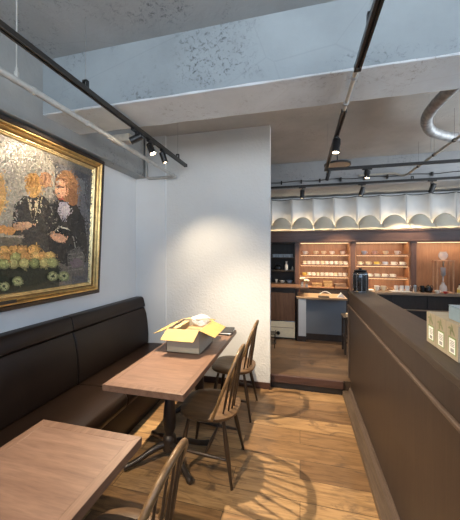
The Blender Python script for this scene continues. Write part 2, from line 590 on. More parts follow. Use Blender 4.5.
# ------------------------------------------------------------------ bar counter
BX0, BX1 = 0.55, 0.80
bar = thing('bar_counter', 'long dark brown panelled bar counter along the walkway', 'counter', (0, 0, 0))
BY0, BY1 = -0.8, 3.50
B(BX0, BX1 - 0.02, BY0, BY1, 0.0, 1.115).build('body', 'bar', bar, bevel=0.003)
B(BX0 - 0.004, BX1, BY0, BY1 + 0.02, 1.115, 1.150).build('bar_top', 'bar_top', bar, bevel=0.006)
B(BX0 - 0.016, BX0, BY0, BY1 + 0.01, 0.972, 0.992).build('moulding', 'bar_edge', bar, bevel=0.004)
B(BX0 - 0.09, BX0, BY0, BY1 + 0.01, 0.0, 0.05).build('skirting', 'bar_foot', bar, bevel=0.003)
MB().prism([(BX0 - 0.03, BY0, 0.05), (BX0, BY0, 0.05), (BX0, BY0, 0.085), (BX0 - 0.014, BY0, 0.085)], (0, BY1 - BY0 + 0.01, 0)).build('skirting_bead', 'bar_edge', bar)
B(BX0 - 0.010, BX0, BY1 - 0.05, BY1 + 0.01, 0.085, 0.972).build('end_post', 'bar_edge', bar, bevel=0.003)

# ------------------------------------------------------------------ bench
bench = thing('banquette_bench', 'long dark brown leather bench along the wall under the painting', 'bench', (-1.72, 1.5, 0))
ox, oy = -1.72, 1.5
B(-2.06 - ox, -1.46 - ox, -0.9 - oy, 3.24 - oy, 0.0, 0.30).build('base', 'leather', bench, bevel=0.006)
secs = [(-0.88, 0.30), (0.30, 1.2), (1.2, 2.06), (2.06, 3.235)]
secs = [(-0.19, 0.93), (0.93, 2.06), (2.06, 3.235)]
for y0, y1 in secs:
    y0 += 0.003 - oy
    y1 += -0.003 - oy
    # seat cushion with rolled front
    prof = [(-1.98, 0.30), (-1.98, 0.432), (-1.80, 0.445), (-1.60, 0.452), (-1.46, 0.447), (-1.405, 0.425), (-1.39, 0.385), (-1.395, 0.33), (-1.41, 0.30)]
    MB().prism([(x - ox, y0, z) for x, z in prof], (0, y1 - y0, 0)).build('seat_cushion', 'leather', bench, bevel=0.012, smooth=50)
    prof = [(-2.06, 0.44), (-1.885, 0.44), (-1.882, 0.55), (-1.895, 0.70), (-1.915, 0.82), (-1.945, 0.895), (-2.06, 0.895)]
    MB().prism([(x - ox, y0, z) for x, z in prof], (0, y1 - y0, 0)).build('back_panel', 'leather', bench, bevel=0.01, smooth=50)
    prof = [(-2.06, 0.90), (-1.938, 0.90), (-1.932, 0.91), (-1.945, 0.97), (-1.955, 1.005), (-1.968, 1.020), (-1.985, 1.026), (-2.06, 1.026)]
    MB().prism([(x - ox, y0, z) for x, z in prof], (0, y1 - y0, 0)).build('top_roll', 'leather', bench, bevel=0.008, smooth=50)

# ------------------------------------------------------------------ tables
TW, TL, TH = 0.58, 1.48, 0.72


def make_table(label, loc):
    t = thing('dining_table', label, 'table', loc, 0, 'dining tables in front of the bench')
    e = 0.045
    top = B(-TW / 2 + e, TW / 2 - e, -TL / 2 + e, TL / 2 - e, TH - 0.04, TH - 0.0005).build('tabletop', 'table', t)
    b = MB()
    b.prism([(-TW / 2, -TL / 2, TH), (TW / 2, -TL / 2, TH), (TW / 2 - e, -TL / 2 + e, TH), (-TW / 2 + e, -TL / 2 + e, TH)], (0, 0, -0.042))
    b.prism([(TW / 2, TL / 2, TH), (-TW / 2, TL / 2, TH), (-TW / 2 + e, TL / 2 - e, TH), (TW / 2 - e, TL / 2 - e, TH)], (0, 0, -0.042))
    b.prism([(-TW / 2, TL / 2, TH), (-TW / 2, -TL / 2, TH), (-TW / 2 + e, -TL / 2 + e, TH), (-TW / 2 + e, TL / 2 - e, TH)], (0, 0, -0.042))
    b.prism([(TW / 2, -TL / 2, TH), (TW / 2, TL / 2, TH), (TW / 2 - e, TL / 2 - e, TH), (TW / 2 - e, -TL / 2 + e, TH)], (0, 0, -0.042))
    b.build('edge_border', 'table_edge', top, bevel=0.002)
    for yy in (-0.34, 0.32):
        prof = [(0.10, TH - 0.042), (0.10, TH - 0.055), (0.05, TH - 0.075), (0.040, TH - 0.10), (0.050, TH - 0.115), (0.036, TH - 0.135),
                (0.034, 0.50), (0.038, 0.44), (0.046, 0.36), (0.050, 0.29), (0.046, 0.235), (0.034, 0.20), (0.032, 0.185), (0.050, 0.17),
                (0.054, 0.15), (0.050, 0.07), (0.03, 0.05)]
        p = MB().lathe(prof, (0, yy, 0), 24).build('pedestal', 'pedestal', t, smooth=40)
        for sx in (-1, 1):
            for sy in (-1, 1):
                d = Vector((sx * 0.78, sy * 0.62, 0)).normalized()
                path = [Vector((0, yy, 0)) + d * r + Vector((0, 0, z)) for r, z in ((0.03, 0.115), (0.09, 0.110), (0.16, 0.085), (0.23, 0.052), (0.29, 0.034), (0.32, 0.027), (0.335, 0.026))]
                MB().tube(path, [0.026, 0.025, 0.022, 0.020, 0.021, 0.025, 0.018], 12).build('leg', 'pedestal', p, smooth=50)
    return t


TX, TY = -0.985, 2.34
table = make_table('reddish oak dining table with the open cardboard box on it', (TX, TY, 0))
dup(table, (-1.02, 0.452, 0), 'bare reddish oak dining table, the one nearest the viewer')

# ------------------------------------------------------------------ chairs (facing the bench, -X)


def make_chair(label, loc, rotz=0.0):
    t = thing('windsor_chair', label, 'chair', loc, rotz, 'spindle back chairs along the tables')
    SZ = 0.46
    # saddle seat
    seat = MB()
    nr, na = 8, 40

    def outline(a):
        c, s = cos(a), sin(a)
        n = 3.0
        r = (abs(c / 0.215) ** n + abs(s / 0.215) ** n) ** (-1 / n)
        x, y = r * c, r * s
        y *= 1.0 - 0.16 * max(0, x / 0.21) ** 1.5
        return x, y
    vs, fs = [], []
    def zt(x, y, k):
        z = SZ - 0.012 * max(0.0, 1 - (((x - 0.03) / 0.17) ** 2 + (y / 0.17) ** 2)) + 0.004
        return z - 0.010 * (k ** 8)
    vs.append((0, 0, zt(0, 0, 0)))
    for i in range(1, nr + 1):
        k = i / nr
        for j in range(na):
            x, y = outline(2 * pi * j / na)
            vs.append((x * k, y * k, zt(x * k, y * k, k)))
    for j in range(na):
        fs.append((0, 1 + j, 1 + (j + 1) % na))
    for i in range(nr - 1):
        for j in range(na):
            a, b = 1 + i * na + j, 1 + i * na + (j + 1) % na
            fs.append((a, a + na, b + na, b))
    o = len(vs)
    for kk, zz in ((1.0, SZ - 0.022), (0.93, SZ - 0.036)):
        for j in range(na):
            x, y = outline(2 * pi * j / na)
            vs.append((x * kk, y * kk, zz))
    last = 1 + (nr - 1) * na
    for j in range(na):
        j2 = (j + 1) % na
        fs.append((last + j, o + j, o + j2, last + j2))
        fs.append((o + j, o + na + j, o + na + j2, o + j2))
    fs.append(tuple(o + na + j for j in range(na))[::-1])
    seat.add(vs, fs).build('seat', 'chair_seat', t, smooth=50)
    # legs
    LT = {(-1, -1): None}
    legs = {}
    for sx in (-1, 1):
        for sy in (-1, 1):
            a = Vector((sx * 0.125, sy * 0.13, SZ - 0.034))
            b = Vector((sx * 0.205, sy * 0.20, 0.0))
            path, rad = [], []
            for k in range(11):
                f = k / 10
                path.append(a.lerp(b, f))
                rad.append(0.0125 + 0.0065 * math.exp(-((f - 0.45) / 0.25) ** 2) - 0.002 * f)
            MB().tube(path, rad, 12).build('leg', 'chair', t, smooth=60)
            legs[sx, sy] = (a, b)

    def on(sx, sy, z):
        a, b = legs[sx, sy]
        return a.lerp(b, (a.z - z) / (a.z - b.z))
    mids = []
    for sy in (-1, 1):
        a, b = on(-1, sy, 0.19), on(1, sy, 0.17)
        mids.append((a + b) / 2)
        pth = [a.lerp(b, k / 6) for k in range(7)]
        MB().tube(pth, [0.008, 0.010, 0.0125, 0.014, 0.0125, 0.010, 0.008], 10).build('stretcher', 'chair', t, smooth=60)
    pth = [mids[0].lerp(mids[1], k / 6) for k in range(7)]
    MB().tube(pth, [0.008, 0.010, 0.0125, 0.014, 0.0125, 0.010, 0.008], 10).build('stretcher', 'chair', t, smooth=60)
    # hoop
    H, W = 0.445, 0.205

    def hoop(a):
        c, s = cos(a), max(0.0, sin(a))
        y = W * (1 if c >= 0 else -1) * abs(c) ** 0.75
        zz = H * s ** 0.80
        f = zz / H
        x = 0.065 + 0.170 * f
        return Vector((x, y, SZ - 0.01 + zz))
    path = [hoop(pi * k / 44) for k in range(45)]
    rad = [0.0115 + 0.004 * sin(pi * k / 44) for k in range(45)]
    MB().tube(path, rad, 12, flat=(1.15, 0.95)).build('back_hoop', 'chair_bow', t, smooth=60)
    # spindles
    for k in range(7):
        f = (k - 3) / 3
        yb = 0.125 * f
        yt = 0.155 * f
        best = min((hoop(pi * j / 400) for j in range(20, 381)), key=lambda p: abs(p.y - yt))
        a = Vector((0.172 - 0.05 * f * f, yb, SZ - 0.012))
        pth, rad = [], []
        for j in range(9):
            g = j / 8
            pth.append(a.lerp(best, g))
            rad.append(0.0055 + 0.0042 * math.exp(-((g - 0.35) / 0.22) ** 2))
        MB().tube(pth, rad, 8).build('spindle', 'chair', t, smooth=60)
    return t


chair = make_chair('brown spindle back chair at the middle of the far table, beside the walkway', (-0.65, 2.03, 0))
dup(chair, (-0.655, 2.80, 0), 'brown spindle back chair against the white partition at the table end')
dup(chair, (-0.655, 0.90, 0), 'spindle back chair at the bare table, only its hoop showing')

# ------------------------------------------------------------------ cardboard box on far table
BXA, BXB, BYA, BYB = -1.142, -0.836, 2.262, 2.642
bz = TH
bw, bd, bh = BXB - BXA, BYB - BYA, 0.205
cbx = thing('cardboard_box', 'open cardboard box with spread flaps on the far table', 'box', ((BXA + BXB) / 2, (BYA + BYB) / 2, bz))
b = MB()
hx, hy, th = bw / 2, bd / 2, 0.004
b.box(-hx, hx, -hy, -hy + th, 0.001, bh).box(-hx, hx, hy - th, hy, 0.001, bh)
b.box(-hx, -hx + th, -hy, hy, 0.001, bh).box(hx - th, hx, -hy, hy, 0.001, bh).box(-hx, hx, -hy, hy, 0.001, 0.006)
b.build('box_body', 'card_out', cbx)
MB().box(hx - 0.045, hx - 0.02, -hy - 0.001, -hy, 0.02, 0.19).build('corner_tape', 'card_dark', cbx) if False else None


def flap(p0, p1, out, label=None):
    p0, p1, out = Vector(p0), Vector(p1), Vector(out)
    d = (p1 - p0).normalized() * 0.004
    n = (p1 - p0).cross(out).normalized() * 0.004
    f = MB().prism([p0 + d, p1 - d, p1 - d + out, p0 + d + out], n).build('flap', 'card_flap', cbx)
    return f


flap((-hx, -hy, bh), (hx, -hy, bh), (-0.014, -0.10, -0.070))
flap((hx, -hy, bh), (hx, hy, bh), (0.118, 0.06, -0.070))
flap((-hx, hy, bh), (-hx, -hy, bh), (-0.125, -0.02, -0.050))
flap((hx, hy, bh), (-hx, hy, bh), (0, 0.13, -0.02))
ic = tag(B(-0.075, 0.075, -0.11, 0.11, 0, 0.17).build('inner_carton', 'card_dark', loc=(BXA + 0.205, BYA + 0.18, bz + 0.0065), bevel=0.003), 'small brown carton inside the open cardboard box', 'carton')
B(-0.077, 0.077, -0.012, 0.012, 0.1705, 0.1712).build('tape', 'card', ic)
tag(B(-0.025, 0.025, -0.13, 0.13, 0, 0.195).build('folded_cardboard', 'card', loc=(BXA + 0.06, BYA + 0.19, bz + 0.0065), bevel=0.003), 'folded cardboard strip standing inside the open box at its wall side', 'cardboard')
# crumpled plastic bag
bm = bmesh.new()
bmesh.ops.create_icosphere(bm, subdivisions=4, radius=1)
for v in bm.verts:
    p = v.co.copy()
    k = 0.85 + 0.55 * abs(noise.noise(p * 1.3)) + 0.10 * noise.noise(p * 3.1)
    kk = k * (1.25 if p.x > 0 else 0.9)
    v.co = Vector((p.x * 0.075 * kk, p.y * 0.055 * k, 0.05 + p.z * 0.045 * kk))
me = bpy.data.meshes.new('plastic_bag')
bm.to_mesh(me)
bm.free()
me.materials.append(M['plastic'])
pb = bpy.data.objects.new('plastic_bag', me)
COL.objects.link(pb)
pb.location = (BXA + 0.205, BYA + 0.26, bz + 0.183)
tag(pb, 'crumpled clear plastic bag on top of the things in the cardboard box', 'bag')
# folders at the table end
for k, (m, lb) in enumerate((('black', 'black menu folder lying at the far table end, under another'), ('paper', 'white paper menu between two black folders on the far table'), ('black', 'topmost black menu folder at the far table end'))):
    o = B(-0.075, 0.075, -0.10, 0.10, 0, 0.010).build('menu_folder', m, loc=(-0.785 + 0.004 * k, 2.955 + 0.006 * k, TH + 0.0005 + 0.0105 * k), rotz=0.12 * (k - 1), bevel=0.002)
    tag(o, lb, 'menu')

# ------------------------------------------------------------------ painting
PTOP, PBOT = 2.53, 1.185
XT, XBt = -1.965, -2.028     # front plane of outer frame at top/bottom
tilt = math.atan2(XT - XBt, PTOP - PBOT)
pict = thing('framed_painting', 'large oil painting of people and fruit in a gold frame', 'painting', (-2.07, 1.6, PBOT))
# local frame: origin at bottom back; U along Y, Vv up tilted, Nn outward
Vv = Vector((sin(tilt), 0, cos(tilt)))
Nn = Vector((cos(tilt), 0, -sin(tilt)))
Uu = Vector((0, 1, 0))
PH = (PTOP - PBOT) / cos(tilt)
PW0, PW1 = -0.92, 0.875    # local Y extents


def PP(u, v, n):
    return Uu * u + Vv * v + Nn * n


DO = 0.055


def frame_ring(o0, o1, n_prof, name, mat):
    """mitred ring; profile list of (inset, n)"""
    b = MB()
    rings = []
    for ins, n in n_prof:
        rings.append([PP(PW0 + ins, ins, n), PP(PW1 - ins, ins, n), PP(PW1 - ins, PH - ins, n), PP(PW0 + ins, PH - ins, n)])
    vs = [p for r in rings for p in r]
    fs = []
    for i in range(len(rings)):
        i2 = (i + 1) % len(rings)
        for k in range(4):
            k2 = (k + 1) % 4
            fs.append((i * 4 + k, i * 4 + k2, i2 * 4 + k2, i2 * 4 + k))
    b.add(vs, fs)
    return b.build(name, mat, pict)


frame_ring(0, 0, [(0, 0.0), (0, 0.062), (0.006, 0.068), (0.03, 0.068), (0.036, 0.060), (0.036, 0.0)], 'outer_frame', 'frame_dark')
frame_ring(0, 0, [(0.036, 0.005), (0.036, 0.062), (0.041, 0.073), (0.050, 0.073), (0.055, 0.064), (0.058, 0.060), (0.058, 0.005)], 'gilt_frame', 'gold')
frame_ring(0, 0, [(0.058, 0.005), (0.058, 0.052), (0.064, 0.050), (0.064, 0.005)], 'groove', 'gold_dark')
frame_ring(0, 0, [(0.064, 0.005), (0.064, 0.062), (0.070, 0.064), (0.076, 0.058), (0.080, 0.048), (0.080, 0.005)], 'gilt_moulding', 'gold')
frame_ring(0, 0, [(0.080, 0.005), (0.080, 0.044), (0.092, 0.034), (0.092, 0.005)], 'cove_moulding', 'gold_dark')
frame_ring(0, 0, [(0.092, 0.004), (0.092, 0.036), (0.097, 0.036), (0.104, 0.026), (0.112, 0.028), (0.118, 0.018), (0.118, 0.004)], 'inner_slip', 'gold_pale')
np_ = MB().obox(PP(-0.10, 0.062, 0.066), Uu * 0.10, Vv * 0.013, Nn * 0.004)
np_.build('name_plate', 'black', pict, bevel=0.002)

CN = 0.014  # canvas plane n
loc0 = Vector((-2.07, 1.6, PBOT))


def pc(px, py, lift):
    d = ray(px, py)
    o = Vector((0, 0, CAM_Z)) - loc0
    t = (CN - o.dot(Nn)) / d.dot(Nn)
    q = o + d * t
    return q.dot(Uu), q.dot(Vv)


cv = MB()
colors = []
nl = [0]


def paint_poly(uv, c, lift=True):
    nl[0] += 1
    n = CN + 0.00025 * nl[0]
    n0 = len(cv.f)
    cv.add([PP(u, v, n) for u, v in uv], [tuple(range(len(uv)))])
    colors.append(c)


def srgb(c):
    m_ = (c[0] + c[1] + c[2]) / 3
    c = tuple(min(255, 1.08 * (0.84 * x + 0.16 * m_)) for x in c)
    return tuple(((x / 255) / 12.92 if x / 255 <= 0.04045 else ((x / 255 + 0.055) / 1.055) ** 2.4) for x in c)


def pp(pts, c):
    paint_poly([pc(x, y, 0) for x, y in pts], srgb(c))


def pe(x, y, rx, ry, c, rot=0.0, n=22):
    pp([(x + rx * cos(a) * cos(rot) - ry * sin(a) * sin(rot), y + rx * cos(a) * sin(rot) + ry * sin(a) * cos(rot)) for a in [2 * pi * k / n for k in range(n)]], c)


paint_poly([(PW0 + 0.11, 0.11), (PW1 - 0.11, 0.11), (PW1 - 0.11, PH - 0.11), (PW0 + 0.11, PH - 0.11)], srgb((104, 99, 92)))
# wall behind the figures: paler patch and dark right edge
pp([(-20, 140), (40, 148), (58, 172), (42, 235), (-20, 240)], (152, 145, 130))
pp([(70, 168), (90, 176), (88, 290), (72, 290)], (84, 84, 88))
pp([(55, 163), (72, 168), (72, 186), (56, 186)], (92, 90, 92))
# man in the middle
pp([(14, 205), (24, 196), (44, 196), (52, 206), (50, 262), (8, 262)], (70, 66, 60))
pe(33, 186, 8, 12, (196, 150, 82))
pe(32, 180, 8, 7, (176, 126, 62))
pe(45, 180, 6, 8, (172, 124, 88))
pp([(27, 197), (33, 206), (39, 197), (37, 212), (33, 222), (30, 212)], (206, 190, 150))
pp([(32, 200), (34, 200), (35, 214), (33, 222), (31, 214)], (66, 58, 48))
# left figure sleeve
pp([(-22, 160), (-4, 163), (3, 180), (6, 196), (0, 216), (-10, 226), (-24, 226)], (188, 146, 84))
pe(-12, 176, 8, 12, (204, 164, 104))
# pale figure at the back right
pe(78, 188, 7, 10, (116, 116, 118))
pp([(72, 196), (84, 196), (89, 216), (86, 240), (76, 224)], (108, 108, 112))
# woman: coat
pp([(47, 232), (50, 210), (55, 200), (66, 198), (76, 204), (84, 220), (87, 244), (86, 262), (66, 266), (50, 258)], (48, 46, 44))
pp([(44, 206), (54, 203), (52, 232), (46, 238)], (58, 55, 52))
pe(66, 186, 11, 16, (138, 98, 64), -0.15)
pe(71, 197, 6, 9, (124, 86, 56), -0.3)
pe(60, 189, 5.5, 10, (196, 142, 108))
pe(58, 192, 2, 3, (214, 164, 130))
pe(60, 199, 2.6, 1.1, (150, 70, 58))
pe(57.5, 187, 1.4, 0.8, (60, 44, 36))
pe(62.5, 187, 1.4, 0.8, (60, 44, 36))
pp([(58, 202), (66, 202), (70, 210), (62, 222), (57, 212)], (150, 146, 158))
pp([(62, 206), (65, 206), (63, 218), (60, 214)], (182, 176, 184))
# hands, purse, bag loops
pe(20, 226, 8, 4, (196, 150, 112), 0.12)
pe(26, 225, 5, 3.4, (204, 160, 122))
for k in range(3):
    pe(12 + k * 2.4, 228.6 + k * 0.4, 3.2, 1.2, (186, 138, 102), 0.1)
pp([(52, 233), (58, 226), (67, 229), (70, 237), (62, 236), (55, 238)], (30, 29, 30))
pp([(52, 232.6), (58, 225.6), (67, 228.4), (70, 231), (67, 229.4), (58, 227), (53, 234)], (178, 176, 160))
pe(58, 238, 7, 4.4, (200, 150, 118), 0.25)
pe(52, 235, 3, 4, (196, 146, 112), -0.3)
pp([(71, 236), (73, 236), (76, 254), (75.4, 254), (72.6, 240)], (150, 148, 140))
pp([(66, 252), (78, 246), (84, 256), (82, 276), (68, 276)], (96, 92, 88))
for k in range(5):
    pp([(67, 254 + 4 * k), (82, 252 + 4 * k), (82, 253.2 + 4 * k), (67, 255.2 + 4 * k)], (122, 118, 110))
pe(75, 263, 6, 5, (110, 96, 104))
# basket at the left
pp([(-18, 236), (22, 236), (20, 243), (10, 248), (-16, 248)], (108, 100, 84))
pp([(-18, 234.6), (22, 235.6), (22, 237.4), (-18, 236.6)], (160, 150, 128))
for x, y in ((-10, 230), (0, 229), (8, 231)):
    pe(x, y, 6, 4.4, (200, 142, 78))
# crate
pp([(-20, 266), (56, 262), (58, 268), (58, 290), (-20, 294)], (44, 50, 38))
pp([(-20, 264), (56, 260.5), (57, 263), (-20, 267)], (76, 78, 56))
fr = random.Random(3)
for row, (yy, xs) in enumerate(((251, (3, 12, 21, 32)), (258, (-6, 4, 14, 24, 34, 41, 48)), (264, (-4, 2, 11, 22, 32, 42, 50)))):
    for x in xs:
        c = fr.choice(((204, 168, 96), (206, 158, 84), (190, 174, 112), (158, 158, 92), (196, 146, 80)))
        if row == 2:
            c = fr.choice(((150, 156, 96), (132, 140, 80), (168, 162, 100)))
        r = 6.0 - row * 0.2
        y = yy - x * 0.03
        pe(x, y, r, r * 0.95, tuple(int(k * 0.72) for k in c))
        pe(x - 0.6, y - 0.6, r * 0.82, r * 0.76, c)
        pe(x - 1.4, y - 1.6, 1.5, 1.2, tuple(min(255, int(k * 1.2)) for k in c))
for x, y in ((15, 281), (1, 286), (50, 276), (61, 276)):
    pe(x, y, 5.6, 4.8, (120, 128, 84))
    pe(x, y, 4.0, 3.4, (166, 170, 118))
    pe(x, y, 1.6, 1.4, (60, 66, 46))
for k in range(26):
    pe(fr.uniform(38, 54), fr.uniform(205, 236), 0.7, 0.7, (120, 116, 102), n=8)
def inside(p, poly):
    c = False
    for i in range(len(poly)):
        (x0, y0), (x1, y1) = poly[i], poly[i - 1]
        if (y0 > p[1]) != (y1 > p[1]) and p[0] < (x1 - x0) * (p[1] - y0) / (y1 - y0) + x0:
            c = not c
    return c
base_n = nl[0]
polys = [([(v[1], v[2]) for v in cv.v[f[0]:f[-1] + 1]], c) for f, c in zip(cv.f, colors)]
dr_ = random.Random(11)
umin, umax, vmin, vmax = PW0 + 0.14, PW1 - 0.14, 0.14, PH - 0.14
for k in range(6500):
    u, v = dr_.uniform(umin, umax), dr_.uniform(vmin, vmax)
    uj, vj = u + dr_.gauss(0, 0.007), v + dr_.gauss(0, 0.007)
    hit = None
    for poly, c in reversed(polys):
        if inside((uj, vj * cos(tilt)), poly):
            hit = c
            break
    if hit is None:
        continue
    g = dr_.uniform(0.72, 1.30)
    c = tuple(min(1, x * g * dr_.uniform(0.9, 1.1)) for x in hit)
    a = dr_.uniform(0, pi)
    L_, w_ = dr_.uniform(0.004, 0.014), dr_.uniform(0.002, 0.0045)
    n = CN + 0.00025 * base_n + 0.0000004 * k + 0.0003
    cu, cw = Vector((cos(a), sin(a))), Vector((-sin(a), cos(a)))
    q = [(-1, 0), (-0.6, 0.9), (0.5, 1), (1, 0.1), (0.6, -0.9), (-0.5, -1)]
    cv.add([PP(u + cu.x * L_ * i + cw.x * w_ * j, v + cu.y * L_ * i + cw.y * w_ * j, n) for i, j in q], [tuple(range(6))])
    colors.append(c)
canvas = cv.build('canvas', 'paint', pict)
ca = canvas.data.color_attributes.new('paint', 'FLOAT_COLOR', 'CORNER')
li = 0
for p, c in zip(canvas.data.polygons, colors):
    for l in p.loop_indices:
        ca.data[l].color = (*c, 1)
# backing board
MB().obox(PP((PW0 + PW1) / 2, PH / 2, 0.007), Uu * ((PW1 - PW0) / 2 - 0.04), Vv * (PH / 2 - 0.04), Nn * 0.004).build('backing_board', 'frame_dark', pict)
pict.location = loc0

# ------------------------------------------------------------------ lighting tracks, pipes
TZ = 2.62
LX = -1.31


def hang(parent, x, y, z0, z1, clip=True):
    MB().tube([(x, y, z0), (x, y, z1)], 0.0018, 6).build('hanger_wire', 'wire', parent)
    if clip:
        b = MB()
        b.box(x - 0.016, x - 0.010, y - 0.012, y + 0.012, z0 - 0.02, z0 + 0.045).box(x + 0.010, x + 0.016, y - 0.012, y + 0.012, z0 - 0.02, z0 + 0.045)
        b.box(x - 0.016, x + 0.016, y - 0.012, y + 0.012, z0 + 0.040, z0 + 0.048)
        b.build('hanger_clip', 'black', parent)


def track_y(name, label, x, y0, y1, z):
    t = thing(name, label, 'lighting track', (0, 0, 0))
    b = MB()
    b.box(x - 0.018, x - 0.006, y0, y1, z - 0.016, z + 0.016).box(x + 0.006, x + 0.018, y0, y1, z - 0.016, z + 0.016).box(x - 0.007, x + 0.007, y0, y1, z, z + 0.016)
    b.build('rail', 'track', t, bevel=0.002)
    B(x - 0.019, x + 0.019, y1, y1 + 0.03, z - 0.017, z + 0.018).build('end_cap', 'black', t, bevel=0.003)
    return t


t1 = track_y('lighting_track', 'long black lighting track above the tables with three lit spotlights', LX, -1.2, 3.06, TZ)
hang(t1, LX, 1.49, TZ + 0.012, ZC)
hang(t1, LX, 2.86, TZ + 0.012, ZC)
t2 = track_y('lighting_track', 'black lighting track running above the bar to the beam', 0.31, -1.2, 1.66, TZ)
hang(t2, 0.31, 1.38, TZ + 0.012, ZC)
# under-beam cable link between tracks
lk = thing('cable_conduit', 'pale cable conduit under the beam joining two black tracks', 'conduit')
MB().tube([(0.31, 1.69, TZ + 0.005), (0.31, 1.74, TZ + 0.012), (0.31, 2.10, TZ + 0.015), (0.31, 2.16, TZ + 0.008)], 0.013, 10).build('pipe', 'pale_pipe', lk, smooth=60)
for yy in (1.78, 2.08):
    MB().tube([(0.31, yy - 0.01, TZ + 0.014), (0.31, yy + 0.01, TZ + 0.014)], 0.019, 10).build('clamp', 'steel', lk)
t3 = track_y('lighting_track', 'black lighting track from the beam towards the back shelves', 0.31, 2.16, 3.64, TZ)
hang(t3, 0.31, 3.40, TZ + 0.012, ZC, False)


def track_x(label, x0, x1, y, z):
    t = thing('lighting_track', label, 'lighting track')
    b = MB()
    b.box(x0, x1, y - 0.018, y - 0.006, z - 0.016, z + 0.016).box(x0, x1, y + 0.006, y + 0.018, z - 0.016, z + 0.016).box(x0, x1, y - 0.007, y + 0.007, z, z + 0.016)
    b.build('rail', 'black', t, bevel=0.002)
    return t


t4 = track_x('black lighting track crossing above the bar, second from the back wall', 0.34, 2.95, 3.655, TZ)
hang(t4, 1.45, 3.655, TZ + 0.012, ZC, False)
t5 = track_x('rearmost black lighting track in front of the back concrete beam', -1.9, 2.95, 4.70, 2.67)
for x in (-0.55, 1.62):
    hang(t5, x, 4.70, 2.68, ZC)
# thin cable on clips above the rearmost track
cc = thing('cable', 'thin dark cable on clips along the back concrete beam', 'cable')
pts = []
for k in range(60):
    x = -1.9 + 4.8 * k / 59
    pts.append((x, 4.755, 2.765 + 0.008 * sin(k * 0.9)))
MB().tube(pts, 0.006, 6).build('cable_line', 'track', cc)
for x in (-0.3, 0.02, 0.31, 0.63, 0.98, 1.3, 1.9):
    B(x - 0.012, x + 0.012, 4.738, 4.7695, 2.725, 2.785).build('clip', 'black', cc)


def spot(label, base, aim, group, lit=True, energy=60, size=55, lens='lens', length=0.105, r=0.029, blend=0.5, drop=0.075, color=(1.0, 0.80, 0.56), rail='Y'):
    """adapter under a track, stem, cylinder head aimed at a point"""
    base = Vector(base)
    t = thing('track_spotlight', label, 'spotlight', base, 0, group)
    if rail == 'Y':
        B(-0.015, 0.015, -0.055, 0.055, -0.036, -0.0165).build('adapter', 'black', t, bevel=0.003)
    else:
        B(-0.055, 0.055, -0.015, 0.015, -0.036, -0.0165).build('adapter', 'black', t, bevel=0.003)
    piv = Vector((0, 0, -drop - 0.01))
    d = (Vector(aim) - (base + piv)).normalized()
    side = d.cross(Vector((0, 0, 1)))
    side = side.normalized() if side.length > 0.05 else Vector((1, 0, 0))
    yb = MB()
    yb.tube([(0, 0, -0.036), (0, 0, -0.05)], 0.008, 10)
    for s in (-1, 1):
        yb.tube([Vector((0, 0, -0.05)), side * s * (r + 0.004) + Vector((0, 0, -0.055)), side * s * (r + 0.004) + piv], 0.004, 6)
    yb.build('yoke', 'black', t, smooth=60)
    up = side.cross(d)
    R = Matrix((side, up, d)).transposed()
    prof = [(r * 0.80, -length * 0.5), (r, -length * 0.44), (r, length * 0.5), (r * 0.86, length * 0.5), (r * 0.80, length * 0.40)]
    h = MB().lathe(prof, (0, 0, 0), 20)
    h.v = [tuple(piv + R @ Vector(p)) for p in h.v]
    h.build('head', 'black', t, smooth=40)
    ln = MB().lathe([(r * 0.82, length * 0.44), (r * 0.5, length * 0.47), (0.002, length * 0.48)], (0, 0, 0), 20)
    ln.v = [tuple(piv + R @ Vector(p)) for p in ln.v]
    ln.build('lens', lens if lit else 'black_gloss', t, smooth=60)
    if lit:
        ld = bpy.data.lights.new('spot', 'SPOT')
        ld.energy = energy
        ld.color = color
        ld.spot_size = radians(size)
        ld.spot_blend = blend
        ld.shadow_soft_size = 0.014
        lo = bpy.data.objects.new('spot_beam', ld)
        COL.objects.link(lo)
        lo.location = base + piv + d * (length * 0.5 + 0.012)
        lo.rotation_euler = d.to_track_quat('-Z', 'Y').to_euler()
    return t


G1 = 'spotlights on the track above the tables'
E = 1.0
spot('black spotlight turned left to the painting, first of three under the beam', (LX, 2.05, TZ), (-2.02, 1.75, 2.10), G1, energy=26 * E, size=70)
spot('middle black spotlight of the three on the track above the far table', (LX, 2.29, TZ), (-0.15, 2.15, 0.0), G1, energy=300 * E, size=95, blend=0.8)
spot('black spotlight nearest the partition on the track above the tables', (LX, 2.53, TZ), (-0.75, 3.15, 0.3), G1, energy=70 * E, size=92, blend=1.0)
spot('unseen black spotlight above the near table, added to light the walkway floor', (LX, 0.20, TZ), (-0.2, 1.05, 0.0), G1, energy=150 * E, size=95, blend=0.8)  # off-frame lamp added for light on walkway, near table and hoop
spot('unseen black spotlight above the near table, added to light the left wall', (LX, -0.10, TZ), (-2.0, 1.2, 1.9), G1, energy=24 * E, size=70)  # off-frame lamp added to brighten the left wall
G2 = 'spotlights above the bar'
spot('black spotlight pointing down from the track just behind the beam', (0.31, 2.62, TZ), (0.10, 2.35, 0), G2, energy=16 * E, size=80, length=0.13, r=0.033)
spot('lit black spotlight under the track crossing above the bar', (0.78, 3.655, TZ), (0.74, 3.45, 0.0), G2, energy=30 * E, size=75, rail='X')
spot('small black spotlight at the corner where two tracks meet, pointing left', (0.335, 3.61, TZ), (-0.30, 4.76, 0.55), G2, energy=60, size=42, blend=0.9, length=0.12, r=0.022)  # fitting stands there; its light is added to brighten the service cabinet
G3 = 'spotlights on the rearmost track'
